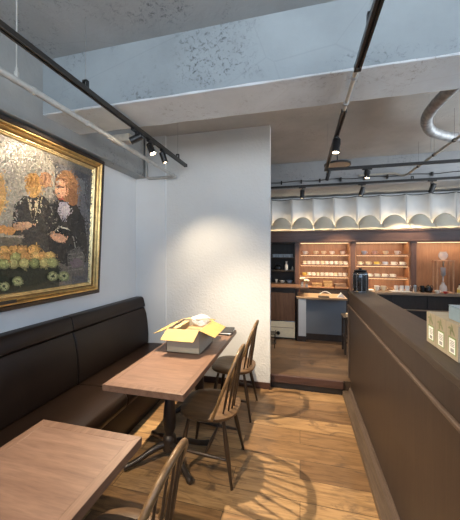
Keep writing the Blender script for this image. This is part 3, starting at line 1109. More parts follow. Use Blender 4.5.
for x, a, nm, e in ((0.035, (-0.1, 4.55, 0.4), 'nearest the partition', 75), (0.93, (0.45, 4.8, 0.8), 'second from the partition', 110), (1.88, (1.5, 5.15, 1.0), 'third from the partition', 40)):
    spot('black spotlight on the rearmost track, ' + nm, (x, 4.70, 2.67), a, G3, energy=e * E, size=75, lens='lens_dim', rail='X', drop=0.125, length=0.135, r=0.036)
# out-of-frame track lamps over the walkway
spot('black spotlight on the bar track near the shop window', (0.31, 0.55, TZ), (0.35, 1.25, 0), G2, energy=10 * E, size=85)

# grey water pipe at left
PXp, PZp = -1.50, 2.535
wp = thing('water_pipe', 'pale grey pipe running under the ceiling beside the black track', 'pipe')
MB().tube([(PXp, -1.4, PZp), (PXp, 3.17, PZp)], 0.019, 14).build('pipe', 'pipe', wp, smooth=60)
MB().tube([(PXp, 3.16, PZp), (PXp - 0.02, 3.195, PZp), (PXp - 0.05, 3.20, PZp), (-1.86, 3.20, PZp), (-1.895, 3.20, PZp + 0.02), (-1.90, 3.20, PZp + 0.05), (-1.90, 3.20, ZC)], 0.017, 12).build('pipe_return', 'pipe', wp, smooth=60)
MB().tube([(PXp, 3.14, PZp), (PXp, 3.19, PZp)], 0.024, 14).build('elbow', 'pipe', wp, smooth=60)
for yy in (1.30, 1.72, 2.15, 2.7):
    MB().tube([(PXp, yy - 0.008, PZp), (PXp, yy + 0.008, PZp)], 0.0225, 14).build('coupling', 'pipe', wp, smooth=60)
hr = MB().tube([(PXp, 1.20, PZp + 0.02), (PXp, 1.20, ZC)], 0.0035, 8)
hr.build('hanger_rod', 'pipe', wp)
MB().tube([(PXp, 1.20, PZp + 0.015), (PXp, 1.20, PZp + 0.045), (PXp, 1.20, PZp + 0.05), (PXp, 1.20, PZp + 0.07)], [0.012, 0.012, 0.007, 0.007], 10).build('hanger_clamp', 'pipe', wp)
# junction box under the beam
jb = tag(B(-0.09, 0.09, -0.05, 0.05, -0.065, 0.0).build('junction_box', 'pale_pipe', loc=(-1.56, 2.24, ZB - 0.004), bevel=0.004), 'flat grey junction box behind the pipe under the beam', 'junction box')
B(-0.085, 0.085, 0.052, 0.054, -0.06, -0.005).build('cover_plate', 'pale_pipe', jb) if False else None

# right: pale conduit under rear ceiling and duct elbow
cd = thing('ceiling_conduit', 'pale conduit on black clips slanting under the rear ceiling', 'conduit')
MB().tube([(1.54, 2.2, 2.75), (1.54, 4.62, 2.75), (1.53, 4.70, 2.755), (1.50, 4.745, 2.755), (1.40, 4.752, 2.80), (0.9, 4.752, 2.80)], 0.016, 12).build('pipe', 'pale_pipe', cd, smooth=60)
for yy in (2.9, 3.35, 3.8, 4.25):
    b = MB().tube([(1.54, yy - 0.014, 2.75), (1.54, yy + 0.014, 2.75)], 0.021, 12)
    b.tube([(1.54, yy, 2.765), (1.54, yy, ZC)], 0.001, 6)
    b.build('clip', 'black', cd)
du = thing('duct_elbow', 'silver flexible duct bending below the rear ceiling above the bar', 'duct')
pts = []
ctrl = [(1.12, 2.2, 2.90), (1.11, 2.55, 2.90), (1.10, 2.85, 2.90), (1.14, 3.12, 2.90), (1.27, 3.38, 2.89), (1.48, 3.58, 2.89), (1.75, 3.70, 2.88), (2.2, 3.76, 2.88), (2.9, 3.78, 2.88)]
cvv = [Vector(c) + Vector((0.06, 0, 0)) for c in ctrl]
for i in range(len(cvv) - 1):
    p0, p1, p2, p3 = cvv[max(i - 1, 0)], cvv[i], cvv[i + 1], cvv[min(i + 2, len(cvv) - 1)]
    for k in range(8):
        t = k / 8
        pts.append(0.5 * ((2 * p1) + (p2 - p0) * t + (2 * p0 - 5 * p1 + 4 * p2 - p3) * t * t + (3 * p1 - p0 - 3 * p2 + p3) * t ** 3))
pts.append(cvv[-1])
rad = [0.048 + (0.003 if i % 2 else 0) for i in range(len(pts))]
MB().tube(pts, rad, 18).build('duct', 'steel', du, smooth=60)
for i in (20, 36):
    p = pts[i]
    MB().tube([p + Vector((0, 0, 0.03)), (p.x, p.y, ZC - 0.002)], 0.001, 6).build('strap', 'wire', du)
# tan round discs above the crossing track
for x, y, lb in ((0.46, 3.78, 'small round tan disc with black rim above the corner of the tracks'), (2.03, 3.90, 'round tan disc with black rim cut by the right picture edge')):
    t = thing('ceiling_disc', lb, 'ceiling disc', (x, y, 2.70), 0, 'tan discs under the rear ceiling')
    MB().lathe([(0.002, 0.012), (0.15, 0.012), (0.15, 0.0), (0.002, 0.0)], (0, 0, 0), 32).build('disc', 'tan', t, smooth=30)
    MB().lathe([(0.150, -0.004), (0.162, -0.004), (0.162, 0.018), (0.150, 0.018), (0.150, -0.004)], (0, 0, 0), 32, False).build('rim', 'black', t, smooth=30)
    MB().tube([(0, 0, 0.012), (0, 0, ZC - 2.70)], 0.006, 8).build('stem', 'black', t)

# ------------------------------------------------------------------ back shelves
SY0, SY1 = 5.20, 5.50
SHZ = [0.974, 1.168, 1.374, 1.558]
TOPI = 1.750


def bay(x0, x1, label, lit, shelves, group='bays of the back shelf wall', back='shelf_in'):
    t = thing('shelf_bay', label, 'shelf', ((x0 + x1) / 2, (SY0 + SY1) / 2, ZR), 0, group)
    cx, cyy = (x0 + x1) / 2, (SY0 + SY1) / 2
    L = lambda a, b_, c, d, e, f: B(a - cx, b_ - cx, c - cyy, d - cyy, e - ZR, f - ZR)
    L(x0, x1, SY1 - 0.015, SY1, ZR, 1.79).build('back_panel', back, t)
    inn = 'shelf_in' if lit else 'shelf_dark'  # shade of the unlit bay is put into a darker wood colour
    for a, b_ in ((x0, x0 + 0.018), (x1 - 0.018, x1)):
        L(a, b_, SY0 + 0.01, SY1 - 0.015, ZR, 1.79).build('side_panel', inn, t)
    L(x0 + 0.018, x1 - 0.018, SY0 + 0.01, SY1 - 0.015, TOPI + 0.012, 1.79).build('top_panel', inn, t)
    for z in shelves:
        L(x0 + 0.018, x1 - 0.018, SY0 + 0.03, SY1 - 0.016, z - 0.02, z).build('shelf_board', inn, t, bevel=0.002)
    L(x0 + 0.018, x1 - 0.018, SY0 + 0.02, SY0 + 0.05, ZR, 0.93).build('base_front', 'shelf_dark', t)
    for zi in (shelves if lit else []):
        if zi < 1.0:
            continue
        ld = bpy.data.lights.new('strip', 'AREA')
        ld.shape = 'RECTANGLE'
        ld.size = x1 - x0 - 0.08
        ld.size_y = 0.02
        ld.energy = lit * 0.8
        ld.color = (1.0, 0.76, 0.48)
        lo = bpy.data.objects.new('strip_light', ld)
        COL.objects.link(lo)
        lo.location = (cx, SY0 + 0.05, zi - 0.026)
        lo.rotation_euler = (radians(25), 0, 0)
        L(x0 + 0.03, x1 - 0.03, SY0 + 0.036, SY0 + 0.046, zi - 0.025, zi - 0.0205).build('strip_lamp', 'led', t)
    if lit:
        # warm strip lamp behind the top lip
        L(x0 + 0.03, x1 - 0.03, SY0 + 0.050, SY0 + 0.066, TOPI + 0.002, TOPI + 0.010).build('strip_lamp', 'led', t)
        ld = bpy.data.lights.new('strip', 'AREA')
        ld.shape = 'RECTANGLE'
        ld.size = x1 - x0 - 0.08
        ld.size_y = 0.03
        ld.energy = lit
        ld.color = (1.0, 0.76, 0.48)
        lo = bpy.data.objects.new('strip_light', ld)
        COL.objects.link(lo)
        lo.location = (cx, SY0 + 0.085, TOPI - 0.004)
        lo.rotation_euler = (radians(18), 0, 0)
    return t


bay(-0.02, 0.85, 'warmly lit shelf bay full of white cups above the desk', 1.6, SHZ)
bay(0.92, 1.77, 'warmly lit shelf bay with cups right of the dark glass canister', 1.6, SHZ)
bay(1.85, 2.75, 'tall lit bay without shelves behind the cold drip tower', 2.6, [])
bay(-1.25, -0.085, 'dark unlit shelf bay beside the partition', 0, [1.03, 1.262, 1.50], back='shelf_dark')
for x0, x1, lb in ((-0.085, -0.02, 'walnut post between the dark bay and the first lit bay'), (0.85, 0.92, 'walnut post between the two lit bays of cups'), (1.77, 1.85, 'walnut post left of the cold drip tower')):
    p = thing('shelf_post', lb, 'post', ((x0 + x1) / 2, SY0 + 0.14, ZR), 0, 'walnut posts of the back shelf wall')
    B(-(x1 - x0) / 2, (x1 - x0) / 2, -0.15, 0.14, 0, 1.79 - ZR).build('post', 'shelf_post', p, bevel=0.003)
    B(-0.025, 0.025, -0.158, -0.15, 1.705 - ZR, 1.755 - ZR).build('block', 'shelf_frame', p, bevel=0.004)
co = thing('shelf_cornice', 'long dark walnut cornice along the top of the back shelves', 'cornice', (0.75, SY0, 1.79))
B(-2.0, 2.2, -0.03, 0.32, 0.0, 0.155).build('frieze', 'shelf_frame', co, bevel=0.003)
B(-2.0, 2.2, -0.05, 0.32, 0.155, 0.185).build('cap', 'shelf_frame', co, bevel=0.004)
B(-2.0, 2.2, -0.04, -0.03, -0.012, 0.012).build('bead', 'shelf_frame', co, bevel=0.003)

# rear worktop (bays 2-3) with cabinets under
rw = thing('rear_worktop', 'brown worktop in front of the second and third lit bays', 'worktop', (1.85, 5.10, ZR))
B(0.89 - 1.85, 2.98 - 1.85, -0.135, 0.095, 0.955 - ZR - 0.04, 0.955 - ZR).build('top', 'worktop_rear', rw, bevel=0.004)
rc = thing('rear_cabinet', 'dark brown cabinet under the rear worktop behind the bar', 'cabinet', (1.85, 5.10, ZR))
B(0.90 - 1.85, 2.97 - 1.85, -0.09, 0.07, 0.0, 0.914 - ZR).build('body', 'bar', rc)
for k in range(4):
    x0 = 0.91 - 1.85 + k * 0.515
    d = B(x0, x0 + 0.50, -0.106, -0.09, 0.70 - ZR, 0.905 - ZR).build('drawer', 'bar', rc, bevel=0.003)
    B(x0, x0 + 0.50, -0.106, -0.09, 0.08, 0.67 - ZR).build('door', 'bar', rc, bevel=0.003)
B(0.90 - 1.85, 2.97 - 1.85, -0.125, -0.09, 0.675 - ZR, 0.69 - ZR).build('ledge', 'worktop_rear', rc, bevel=0.002)

# ------------------------------------------------------------------ desk
DX0, DX1, DY0, DY1, DZ = -0.055, 0.72, 4.68, 5.18, 0.87
dk = thing('work_desk', 'pale wood topped desk with blue grey front under the lit cups', 'desk', ((DX0 + DX1) / 2, DY0, ZR))
mx = (DX0 + DX1) / 2
B(DX0 - mx, DX1 - mx, 0, DY1 - DY0, DZ - ZR - 0.03, DZ - ZR).build('desk_top', 'worktop', dk, bevel=0.003)
B(DX0 - mx + 0.005, DX0 - mx + 0.03, 0.01, DY1 - DY0, 0, DZ - ZR - 0.03).build('side_panel', 'bar', dk)
B(DX0 - mx + 0.03, DX0 - mx + 0.15, 0.015, DY1 - DY0, 0.085, DZ - ZR - 0.03).build('end_panel', 'desk_white', dk)
B(DX0 - mx + 0.03, DX0 - mx + 0.15, 0.012, DY1 - DY0, 0.0, 0.085).build('end_skirting', 'bar', dk)
B(DX0 - mx + 0.15, DX1 - mx, 0.14, DY1 - DY0, 0.105, DZ - ZR - 0.03).build('front_panel', 'desk_grey', dk)
B(DX0 - mx + 0.15, DX1 - mx, 0.13, DY1 - DY0, 0.0, 0.105).build('front_skirting', 'bar', dk)
# papers and tray on desk
tag(B(-0.085, 0.085, -0.06, 0.06, 0, 0.014).build('serving_tray', 'black', loc=(0.37, 4.76, DZ + 0.001), bevel=0.004), 'small black tray lying on the pale desk top', 'tray')
nb = tag(MB().prism([(-0.06, -0.04, 0), (0.06, -0.04, 0), (0.0, -0.04, 0.075)], (0, 0.08, 0)).build('tent_card', 'paper', loc=(0.64, 4.80, DZ + 0.001)), 'white folded tent card on the right end of the desk', 'card')
b = MB()
pts = [(-0.10 + 0.02 * k, 0, 0.0 + 0.05 * sin(pi * k / 10)) for k in range(11)]
b.tube([Vector(p) + Vector((0, 0, 0.008)) for p in pts], 0.006, 8)
tag(b.build('wire_stand', 'paper', loc=(0.42, 5.02, DZ)), 'thin white arched wire stand on the desk', 'stand')
# flowers
for k, (x, y, lb) in enumerate(((0.035, 4.86, 'taller glass of cream flowers on the board above the desk'), (0.105, 4.82, 'lower glass of cream flowers on the board end, right of the taller'))):
    v = thing('flower_vase', lb, 'vase', (x, y, 1.0205), 0, 'small flower vases on the desk')
    hgt = 0.075 if k == 0 else 0.05
    MB().lathe([(0.02, 0.0), (0.024, 0.02), (0.018, hgt * 0.7), (0.022, hgt)], (0, 0, 0), 14).build('glass', 'clear', v, smooth=50)
    b = MB()
    f = MB()
    rr = random.Random(k)
    for j in range(5):
        a = 2 * pi * j / 5
        tip = Vector((0.028 * cos(a), 0.028 * sin(a), hgt + 0.05 + 0.02 * rr.random()))
        b.tube([(0, 0, 0.02), (tip.x * 0.4, tip.y * 0.4, hgt), tip], 0.0018, 6)
        prof = [(0.003, -0.012), (0.016, -0.006), (0.022, 0.004), (0.016, 0.013), (0.004, 0.015)]
        f.lathe(prof, tip, 10)
    b.build('stems', 'stem', v)
    f.build('blossoms', 'flower', v, smooth=60)

# ------------------------------------------------------------------ left dark cabinet
lc = thing('service_cabinet', 'dark walnut cabinet with cream drawer beside the partition', 'cabinet', (-0.62, 4.78, ZR))
lx0, lx1 = -1.22 + 0.62, -0.075 + 0.62
B(lx0, lx1 + 0.21, -0.04, 0.40, 1.02 - ZR - 0.022, 1.02 - ZR).build('top_board', 'drawer_wood', lc, bevel=0.003)
B(lx0, lx1, 0.02, 0.40, 0.92 - ZR, 1.02 - ZR - 0.022).build('recess', 'shelf_dark', lc)
b_ = B(lx0, lx1, 0.0, 0.40, 0.0, 0.92 - ZR).build('body', 'shelf_dark', lc)
B(lx0 + 0.005, lx1 - 0.005, -0.018, 0.0, 0.455 - ZR, 0.915 - ZR).build('door', 'drawer_wood', lc, bevel=0.003)
B(lx0 + 0.005, lx1 - 0.005, -0.02, 0.0, 0.437 - ZR, 0.45 - ZR).build('metal_strip', 'chrome', lc, bevel=0.002)
dr = B(lx0 + 0.005, lx1 - 0.005, -0.022, 0.0, 0.16 - ZR + 0.012, 0.434 - ZR).build('drawer', 'cream', lc, bevel=0.003)
B(lx0 + 0.03, lx1 - 0.03, -0.026, -0.022, 0.335 - ZR, 0.343 - ZR).build('groove_bead', 'worktop_rear', dr)
kb = MB().lathe([(0.02, 0), (0.03, 0.006), (0.034, 0.02), (0.028, 0.032), (0.004, 0.036)], (0, 0, 0), 18)
kb.v = [(p[0] - 0.335 + 0.62 - 0.02, -0.022 - p[2], p[1] + 0.245 - ZR) for p in kb.v]
kb.build('knob', 'black_gloss', dr, smooth=50)
# low rack with bottles at the floor by the partition
ra = thing('wire_rack', 'small dark wire rack on the raised floor beside the partition', 'rack', (-0.47, 4.35, ZR))
b = MB()
for x in (-0.10, 0.10):
    for y in (-0.1, 0.1):
        b.tube([(x, y, 0), (x, y, 0.22)], 0.006, 8)
b.build('frame', 'black', ra)
for z in (0.06, 0.2):
    b = MB()
    for k in range(6):
        b.tube([(-0.1, -0.1 + 0.04 * k, z), (0.1, -0.1 + 0.04 * k, z)], 0.004, 6)
    b.tube([(-0.1, -0.1, z), (-0.1, 0.1, z)], 0.005, 6).tube([(0.1, -0.1, z), (0.1, 0.1, z)], 0.005, 6)
    b.build('shelf', 'black', ra)

# stool behind the bar end
st = thing('bar_stool', 'dark wooden stool beside the far end of the bar', 'stool', (0.745, 4.35, ZR))
B(-0.15, 0.15, -0.15, 0.15, 0.50, 0.53).build('seat', 'shelf_dark', st, bevel=0.006)
for sx in (-1, 1):
    for sy in (-1, 1):
        B(sx * 0.125 - 0.014, sx * 0.125 + 0.014, sy * 0.125 - 0.014, sy * 0.125 + 0.014, 0, 0.50).build('leg', 'shelf_dark', st, bevel=0.003)
for sy in (-1, 1):
    B(-0.125, 0.125, sy * 0.125 - 0.008, sy * 0.125 + 0.008, 0.16, 0.185).build('rung', 'shelf_dark', st, bevel=0.003)
    B(sy * 0.125 - 0.008, sy * 0.125 + 0.008, -0.125, 0.125, 0.22, 0.245).build('rung', 'shelf_dark', st, bevel=0.003)
tag(B(-0.03, 0.03, -0.03, 0.03, 0, 0.05).build('paper_packet', 'china_cream', loc=(0.665, 4.26, ZR + 0.531), bevel=0.004), 'small cream packet lying on the dark stool', 'packet')

# ------------------------------------------------------------------ crockery
def cup_mesh(r, h, fancy=True):
    b = MB()
    prof = [(r * 0.5, 0.0), (r * 0.55, h * 0.06), (r * 0.62, h * 0.10), (r * 0.88, h * 0.45), (r, h), (r * 0.94, h), (r * 0.82, h * 0.5), (r * 0.5, h * 0.14)]
    b.lathe(prof, (0, 0, 0), 18)
    pts = [(r * 0.86, 0, h * 0.78), (r * 1.25, 0, h * 0.86), (r * 1.48, 0, h * 0.62), (r * 1.3, 0, h * 0.34), (r * 0.80, 0, h * 0.28)]
    b.tube(pts, 0.0045, 6)
    return b


def saucer_mesh(r):
    return MB().lathe([(r * 0.4, 0.0), (r * 0.55, 0.003), (r, 0.014), (r * 0.98, 0.017), (r * 0.5, 0.007), (r * 0.2, 0.006)], (0, 0, 0), 20)


def cup(x, y, z, mat, label, group, r=0.04, h=0.06, rotz=0.0, name='cup'):
    return tag(cup_mesh(r, h).build(name, mat, loc=(x, y, z + 0.0005), rotz=rotz, smooth=50), label, 'cup', group)


def shelf_row(x0, x1, y, z, n, bayname, shelf, mats, cname, r, h, saucers=False, jit=0.0):
    rr = random.Random(n * 7 + int(z * 100))
    for k in range(n):
        x = x0 + (x1 - x0) * (k / max(1, n - 1)) + rr.uniform(-jit, jit)
        m = mats[k % len(mats)]
        cn = {'china': 'white', 'china_cream': 'cream', 'china_blue': 'pale blue', 'china_pink': 'pink', 'china_yellow': 'yellow'}[m]
        g = 'cups on the %s %s' % (shelf, bayname)
        zz = z
        if saucers:
            tag(saucer_mesh(r * 1.45).build('saucer', 'china', loc=(x, y, z + 0.0005), smooth=50), 'white saucer, %s from the left on the %s %s' % (ORD[k], shelf, bayname), 'saucer', 'saucers on the %s %s' % (shelf, bayname))
            zz = z + 0.0065
        cup(x, y, zz, m, '%s %s, %s from the left on the %s %s' % (cn, cname, ORD[k], shelf, bayname), g, r, h, rr.uniform(-0.6, 0.6))


b1, b2 = 'above the desk', 'right of the canister'
yS = 5.32
shelf_row(0.10, 0.72, yS, SHZ[3], 5, b1, 'top shelf', ['china', 'china_cream', 'china_cream', 'china', 'china'], 'cup', 0.042, 0.06, jit=0.02)
shelf_row(0.08, 0.78, yS, SHZ[2], 10, b1, 'second shelf', ['china_cream', 'china', 'china', 'china'], 'cup', 0.031, 0.056, True)
shelf_row(0.16, 0.77, yS, SHZ[1], 9, b1, 'third shelf', ['china', 'china', 'china_cream', 'china'], 'cup', 0.031, 0.054, True)
cup(0.075, yS - 0.02, SHZ[1], 'china_yellow', 'bright yellow cup at the left end of the third shelf above the desk', 'yellow cup', 0.038, 0.055)
shelf_row(1.10, 1.60, yS, SHZ[3], 4, b2, 'top shelf', ['china_blue', 'china_pink', 'china_cream', 'china'], 'cup', 0.042, 0.062, jit=0.02)
shelf_row(1.02, 1.68, yS, SHZ[2], 6, b2, 'second shelf', ['china_cream', 'china_cream', 'china_yellow', 'china_blue', 'china', 'china'], 'wide cup', 0.042, 0.052, True)
shelf_row(1.17, 1.53, yS, SHZ[1], 4, b2, 'third shelf', ['china', 'china', 'china', 'china'], 'wide cup', 0.042, 0.048, True)

# baskets on the base shelf of the first bay
for x, w_, h_, m, lb in ((0.30, 0.17, 0.055, 'basket', 'low tan basket at the left on the lit counter behind the desk'), (0.49, 0.15, 0.095, 'basket', 'tall tan woven basket in the middle behind the desk'), (0.70, 0.20, 0.055, 'worktop_rear', 'wide brown box right of the tall basket behind the desk')):
    t = thing('storage_basket', lb, 'basket', (x, 5.34, SHZ[0] + 0.0005), 0, 'baskets behind the desk')
    b = MB().prism([(-w_ / 2 * 0.92, -0.06, 0), (w_ / 2 * 0.92, -0.06, 0), (w_ / 2, -0.065, h_), (-w_ / 2, -0.065, h_)], (0, 0.12, 0))
    b.build('basket_body', m, t, bevel=0.006)
    r_ = MB()
    r_.tube([(-w_ / 2, -0.066, h_), (w_ / 2, -0.066, h_), (w_ / 2, 0.056, h_), (-w_ / 2, 0.056, h_), (-w_ / 2, -0.066, h_)], 0.005, 6)
    r_.build('rim', m, t)

# bay 2 base: mugs, tray, glasses on the worktop
WZt = 0.956
cup(1.235, 5.10, WZt, 'china', 'white patterned mug, left of two on the worktop right of the canister', 'mugs on the rear worktop', 0.040, 0.085)
cup(1.335, 5.10, WZt, 'china_cream', 'cream patterned mug, right of two on the worktop right of the canister', 'mugs on the rear worktop', 0.040, 0.085)
tag(saucer_mesh(0.07).build('plate', 'china', loc=(1.13, 5.12, WZt), smooth=50), 'white plate on the worktop beside the patterned mugs', 'plate')
tag(B(-0.15, 0.15, -0.05, 0.05, 0, 0.014).build('serving_tray', 'china', loc=(1.58, 5.08, WZt), bevel=0.005), 'white tray on the worktop under the drinking glasses', 'tray')
for k in range(3):
    tag(MB().lathe([(0.02, 0.0), (0.028, 0.002), (0.034, 0.085), (0.032, 0.085), (0.026, 0.006), (0.002, 0.006)], (0, 0, 0), 16, False).build('drinking_glass', 'clear', loc=(1.52 + 0.08 * k, 5.08, WZt + 0.0145), smooth=50),
        'clear drinking glass, %s from the left on the white tray' % ORD[k], 'glass', 'drinking glasses on the white tray')
# bay 3: steel canisters, kettle, tower, cup, bottle, machine
for x, r, h, m, lb in ((1.79, 0.032, 0.115, 'chrome', 'slim steel jug left of the cold drip tower'), (1.895, 0.030, 0.105, 'black_gloss', 'black jug between the steel jug and the kettle')):
    t = thing('jug', lb, 'jug', (x, 5.08, WZt), 0, 'jugs beside the cold drip tower')
    MB().lathe([(r, 0), (r, h * 0.8), (r * 0.92, h), (r * 0.84, h), (r * 0.84, h * 0.7), (0.004, h * 0.7)], (0, 0, 0), 18).build('body', m, t, smooth=40)
    MB().tube([(-r * 0.9, 0, h * 0.85), (-r * 1.7, 0, h * 0.8), (-r * 1.7, 0, h * 0.35), (-r * 0.9, 0, h * 0.25)], 0.005, 8).build('handle', m, t, smooth=60)
kt = thing('kettle', 'black rounded kettle left of the cold drip tower', 'kettle', (1.985, 5.10, WZt))
MB().lathe([(0.045, 0), (0.056, 0.02), (0.052, 0.06), (0.036, 0.092), (0.03, 0.10)], (0, 0, 0), 20).build('body', 'black_gloss', kt, smooth=50)
MB().lathe([(0.032, 0.10), (0.02, 0.108), (0.008, 0.112), (0.008, 0.122), (0.002, 0.124)], (0, 0, 0), 16).build('lid', 'black_gloss', kt, smooth=50)
MB().tube([(0.02, 0, 0.095), (0.05, 0, 0.118), (0.066, 0, 0.085), (0.056, 0, 0.03)], 0.006, 8).build('handle', 'black', kt, smooth=60)
tw = thing('cold_drip_tower', 'tall cold drip coffee tower with glass globe in the third lit bay', 'coffee maker', (2.19, 5.10, WZt))
B(-0.125, 0.125, -0.085, 0.085, 0.0, 0.018).build('base', 'copper', tw, bevel=0.003)
B(-0.125, 0.125, -0.085, 0.085, 0.50, 0.515).build('top_plate', 'copper', tw, bevel=0.003)
for sx in (-1, 1):
    for sy in (-1, 1):
        MB().lathe([(0.012, 0.018), (0.010, 0.1), (0.013, 0.25), (0.010, 0.4), (0.012, 0.5)], (sx * 0.108, sy * 0.07, 0), 10).build('post', 'copper', tw, smooth=50)
MB().lathe([(0.02, 0.515), (0.045, 0.535), (0.066, 0.575), (0.062, 0.615), (0.045, 0.640), (0.05, 0.650)], (0, 0, 0), 22).build('globe', 'clear', tw, smooth=50)
MB().lathe([(0.004, 0.41), (0.012, 0.43), (0.014, 0.49), (0.020, 0.51)], (0, 0, 0), 14).build('valve', 'chrome', tw, smooth=50)
MB().lathe([(0.012, 0.26), (0.034, 0.28), (0.036, 0.40), (0.034, 0.40)], (0, 0, 0), 18).build('filter_glass', 'clear', tw, smooth=50)
MB().lathe([(0.010, 0.265), (0.032, 0.283), (0.033, 0.35), (0.003, 0.352)], (0, 0, 0), 18).build('coffee_grounds', 'coffee', tw, smooth=50)
MB().lathe([(0.006, 0.17), (0.010, 0.19), (0.010, 0.255), (0.014, 0.26)], (0, 0, 0), 12).build('drip_tube', 'clear', tw, smooth=50)
MB().lathe([(0.045, 0.0185), (0.056, 0.05), (0.046, 0.11), (0.02, 0.145), (0.024, 0.165)], (0, 0, 0), 20).build('carafe', 'clear', tw, smooth=50)
cup(2.06, 4.99, WZt, 'china', 'white cup standing left of the cold drip tower base', 'cups by the tower', 0.034, 0.05)
cup(2.10, 4.99 + 0.0, WZt, 'china', 'white cup', 'cups', 0.01, 0.01) if False else None
cup(2.17, 4.985, WZt, 'china_red', 'small red cup in front of the cold drip tower', 'cups by the tower', 0.026, 0.035)
bt = thing('bottle', 'pale bottle with yellow label right of the cold drip tower', 'bottle', (2.385, 5.04, WZt))
MB().lathe([(0.03, 0), (0.033, 0.01), (0.033, 0.08), (0.014, 0.105), (0.013, 0.13)], (0, 0, 0), 16).build('body', 'china_cream', bt, smooth=50)
MB().lathe([(0.0335, 0.02), (0.0338, 0.022), (0.0338, 0.065), (0.0335, 0.067)], (0, 0, 0), 16, False).build('label', 'china_yellow', bt, smooth=50)
MB().lathe([(0.015, 0.13), (0.015, 0.15), (0.002, 0.151)], (0, 0, 0), 12).build('cap', 'black', bt, smooth=50)
gr = thing('coffee_grinder', 'black coffee grinder at the right end of the rear worktop', 'grinder', (2.53, 5.12, WZt))
B(-0.07, 0.07, -0.07, 0.07, 0.0, 0.03).build('base', 'black', gr, bevel=0.006)
MB().lathe([(0.05, 0.03), (0.05, 0.17), (0.062, 0.19), (0.062, 0.25), (0.045, 0.26)], (0, 0, 0), 20).build('body', 'black', gr, smooth=40)
MB().lathe([(0.04, 0.26), (0.075, 0.33), (0.075, 0.36), (0.002, 0.365)], (0, 0, 0), 20).build('hopper', 'dark_glass', gr, smooth=40)

# things in the dark bay
for k in range(8):
    tag(MB().lathe([(0.022, 0.0), (0.027, 0.002), (0.031, 0.06), (0.029, 0.06), (0.024, 0.006), (0.002, 0.006)], (0, 0, 0), 14, False).build('drinking_glass', 'clear', loc=(-0.475 + 0.046 * k, 5.31 + 0.02 * (k % 2), 1.5005), smooth=50),
        'clear glass, %s from the partition in the row in the dark bay' % ORD[k], 'glass', 'glasses in the dark bay')
t = thing('kettle', 'black kettle on the middle shelf of the dark bay', 'kettle', (-0.40, 5.31, 1.2625))
MB().lathe([(0.06, 0), (0.07, 0.02), (0.062, 0.07), (0.035, 0.095)], (0, 0, 0), 20).build('body', 'black_gloss', t, smooth=50)
MB().tube([(-0.05, 0, 0.08), (-0.03, 0, 0.13), (0.03, 0, 0.13), (0.05, 0, 0.08)], 0.006, 8).build('handle', 'black', t, smooth=60)
t = thing('bottle', 'tall white bottle on the middle shelf of the dark bay', 'bottle', (-0.245, 5.30, 1.2625))
MB().lathe([(0.028, 0), (0.032, 0.01), (0.032, 0.09), (0.016, 0.12), (0.016, 0.15)], (0, 0, 0), 16).build('body', 'china', t, smooth=50)
MB().lathe([(0.018, 0.15), (0.018, 0.165), (0.002, 0.166)], (0, 0, 0), 12).build('cap', 'china', t, smooth=50)
t = thing('bottle', 'small grey bottle beside the white one in the dark bay', 'bottle', (-0.135, 5.30, 1.2625))
MB().lathe([(0.014, 0), (0.016, 0.005), (0.016, 0.05), (0.008, 0.062), (0.008, 0.075)], (0, 0, 0), 12).build('body', 'steel', t, smooth=50)
MB().lathe([(0.009, 0.075), (0.009, 0.083), (0.002, 0.084)], (0, 0, 0), 10).build('cap', 'black', t, smooth=50)
for x, m, lb, r, h in ((-0.43, 'china', 'small white jar on the lowest shelf of the dark bay', 0.026, 0.06), (-0.32, 'china', 'wide white bowl on the lowest shelf of the dark bay', 0.055, 0.04), (-0.19, 'china_blue', 'pale grey bowl right of the white one in the dark bay', 0.06, 0.045)):
    tag(MB().lathe([(r * 0.5, 0), (r * 0.6, 0.004), (r, h), (r * 0.93, h), (r * 0.5, 0.01), (0.002, 0.009)], (0, 0, 0), 18, False).build('bowl', m, loc=(x, 5.30, 1.0305), smooth=50), lb, 'bowl', 'bowls in the dark bay')

# canister at far end of bar
cn = thing('glass_canister', 'dark glass canister with black lid on the far end of the bar', 'canister', (0.655, 3.40, 1.1505))
MB().lathe([(0.062, 0.0), (0.072, 0.006), (0.072, 0.016), (0.066, 0.018)], (0, 0, 0), 28).build('base', 'chrome', cn, smooth=40)
MB().lathe([(0.074, 0.018), (0.080, 0.03), (0.080, 0.20), (0.074, 0.222), (0.062, 0.232)], (0, 0, 0), 32).build('jar', 'dark_glass', cn, smooth=50)
b = MB()  # chrome strips and ring added to imitate reflections on the dark glass
for k in range(5):
    a = -pi / 2 + (k - 2) * 0.62
    b.tube([(0.0805 * cos(a), 0.0805 * sin(a), 0.02), (0.0815 * cos(a), 0.0815 * sin(a), 0.11), (0.0805 * cos(a), 0.0805 * sin(a), 0.205)], 0.0028, 6)
b.lathe([(0.0805, 0.198), (0.083, 0.20), (0.083, 0.206), (0.0805, 0.208)], (0, 0, 0), 28, False)
b.build('reflection_strips', 'chrome', cn, smooth=60)
MB().lathe([(0.064, 0.232), (0.066, 0.236), (0.066, 0.246), (0.05, 0.252), (0.016, 0.254), (0.016, 0.268), (0.002, 0.270)], (0, 0, 0), 28).build('lid', 'black_gloss', cn, smooth=40)

# ------------------------------------------------------------------ cartons on the bar
FX = 0.622


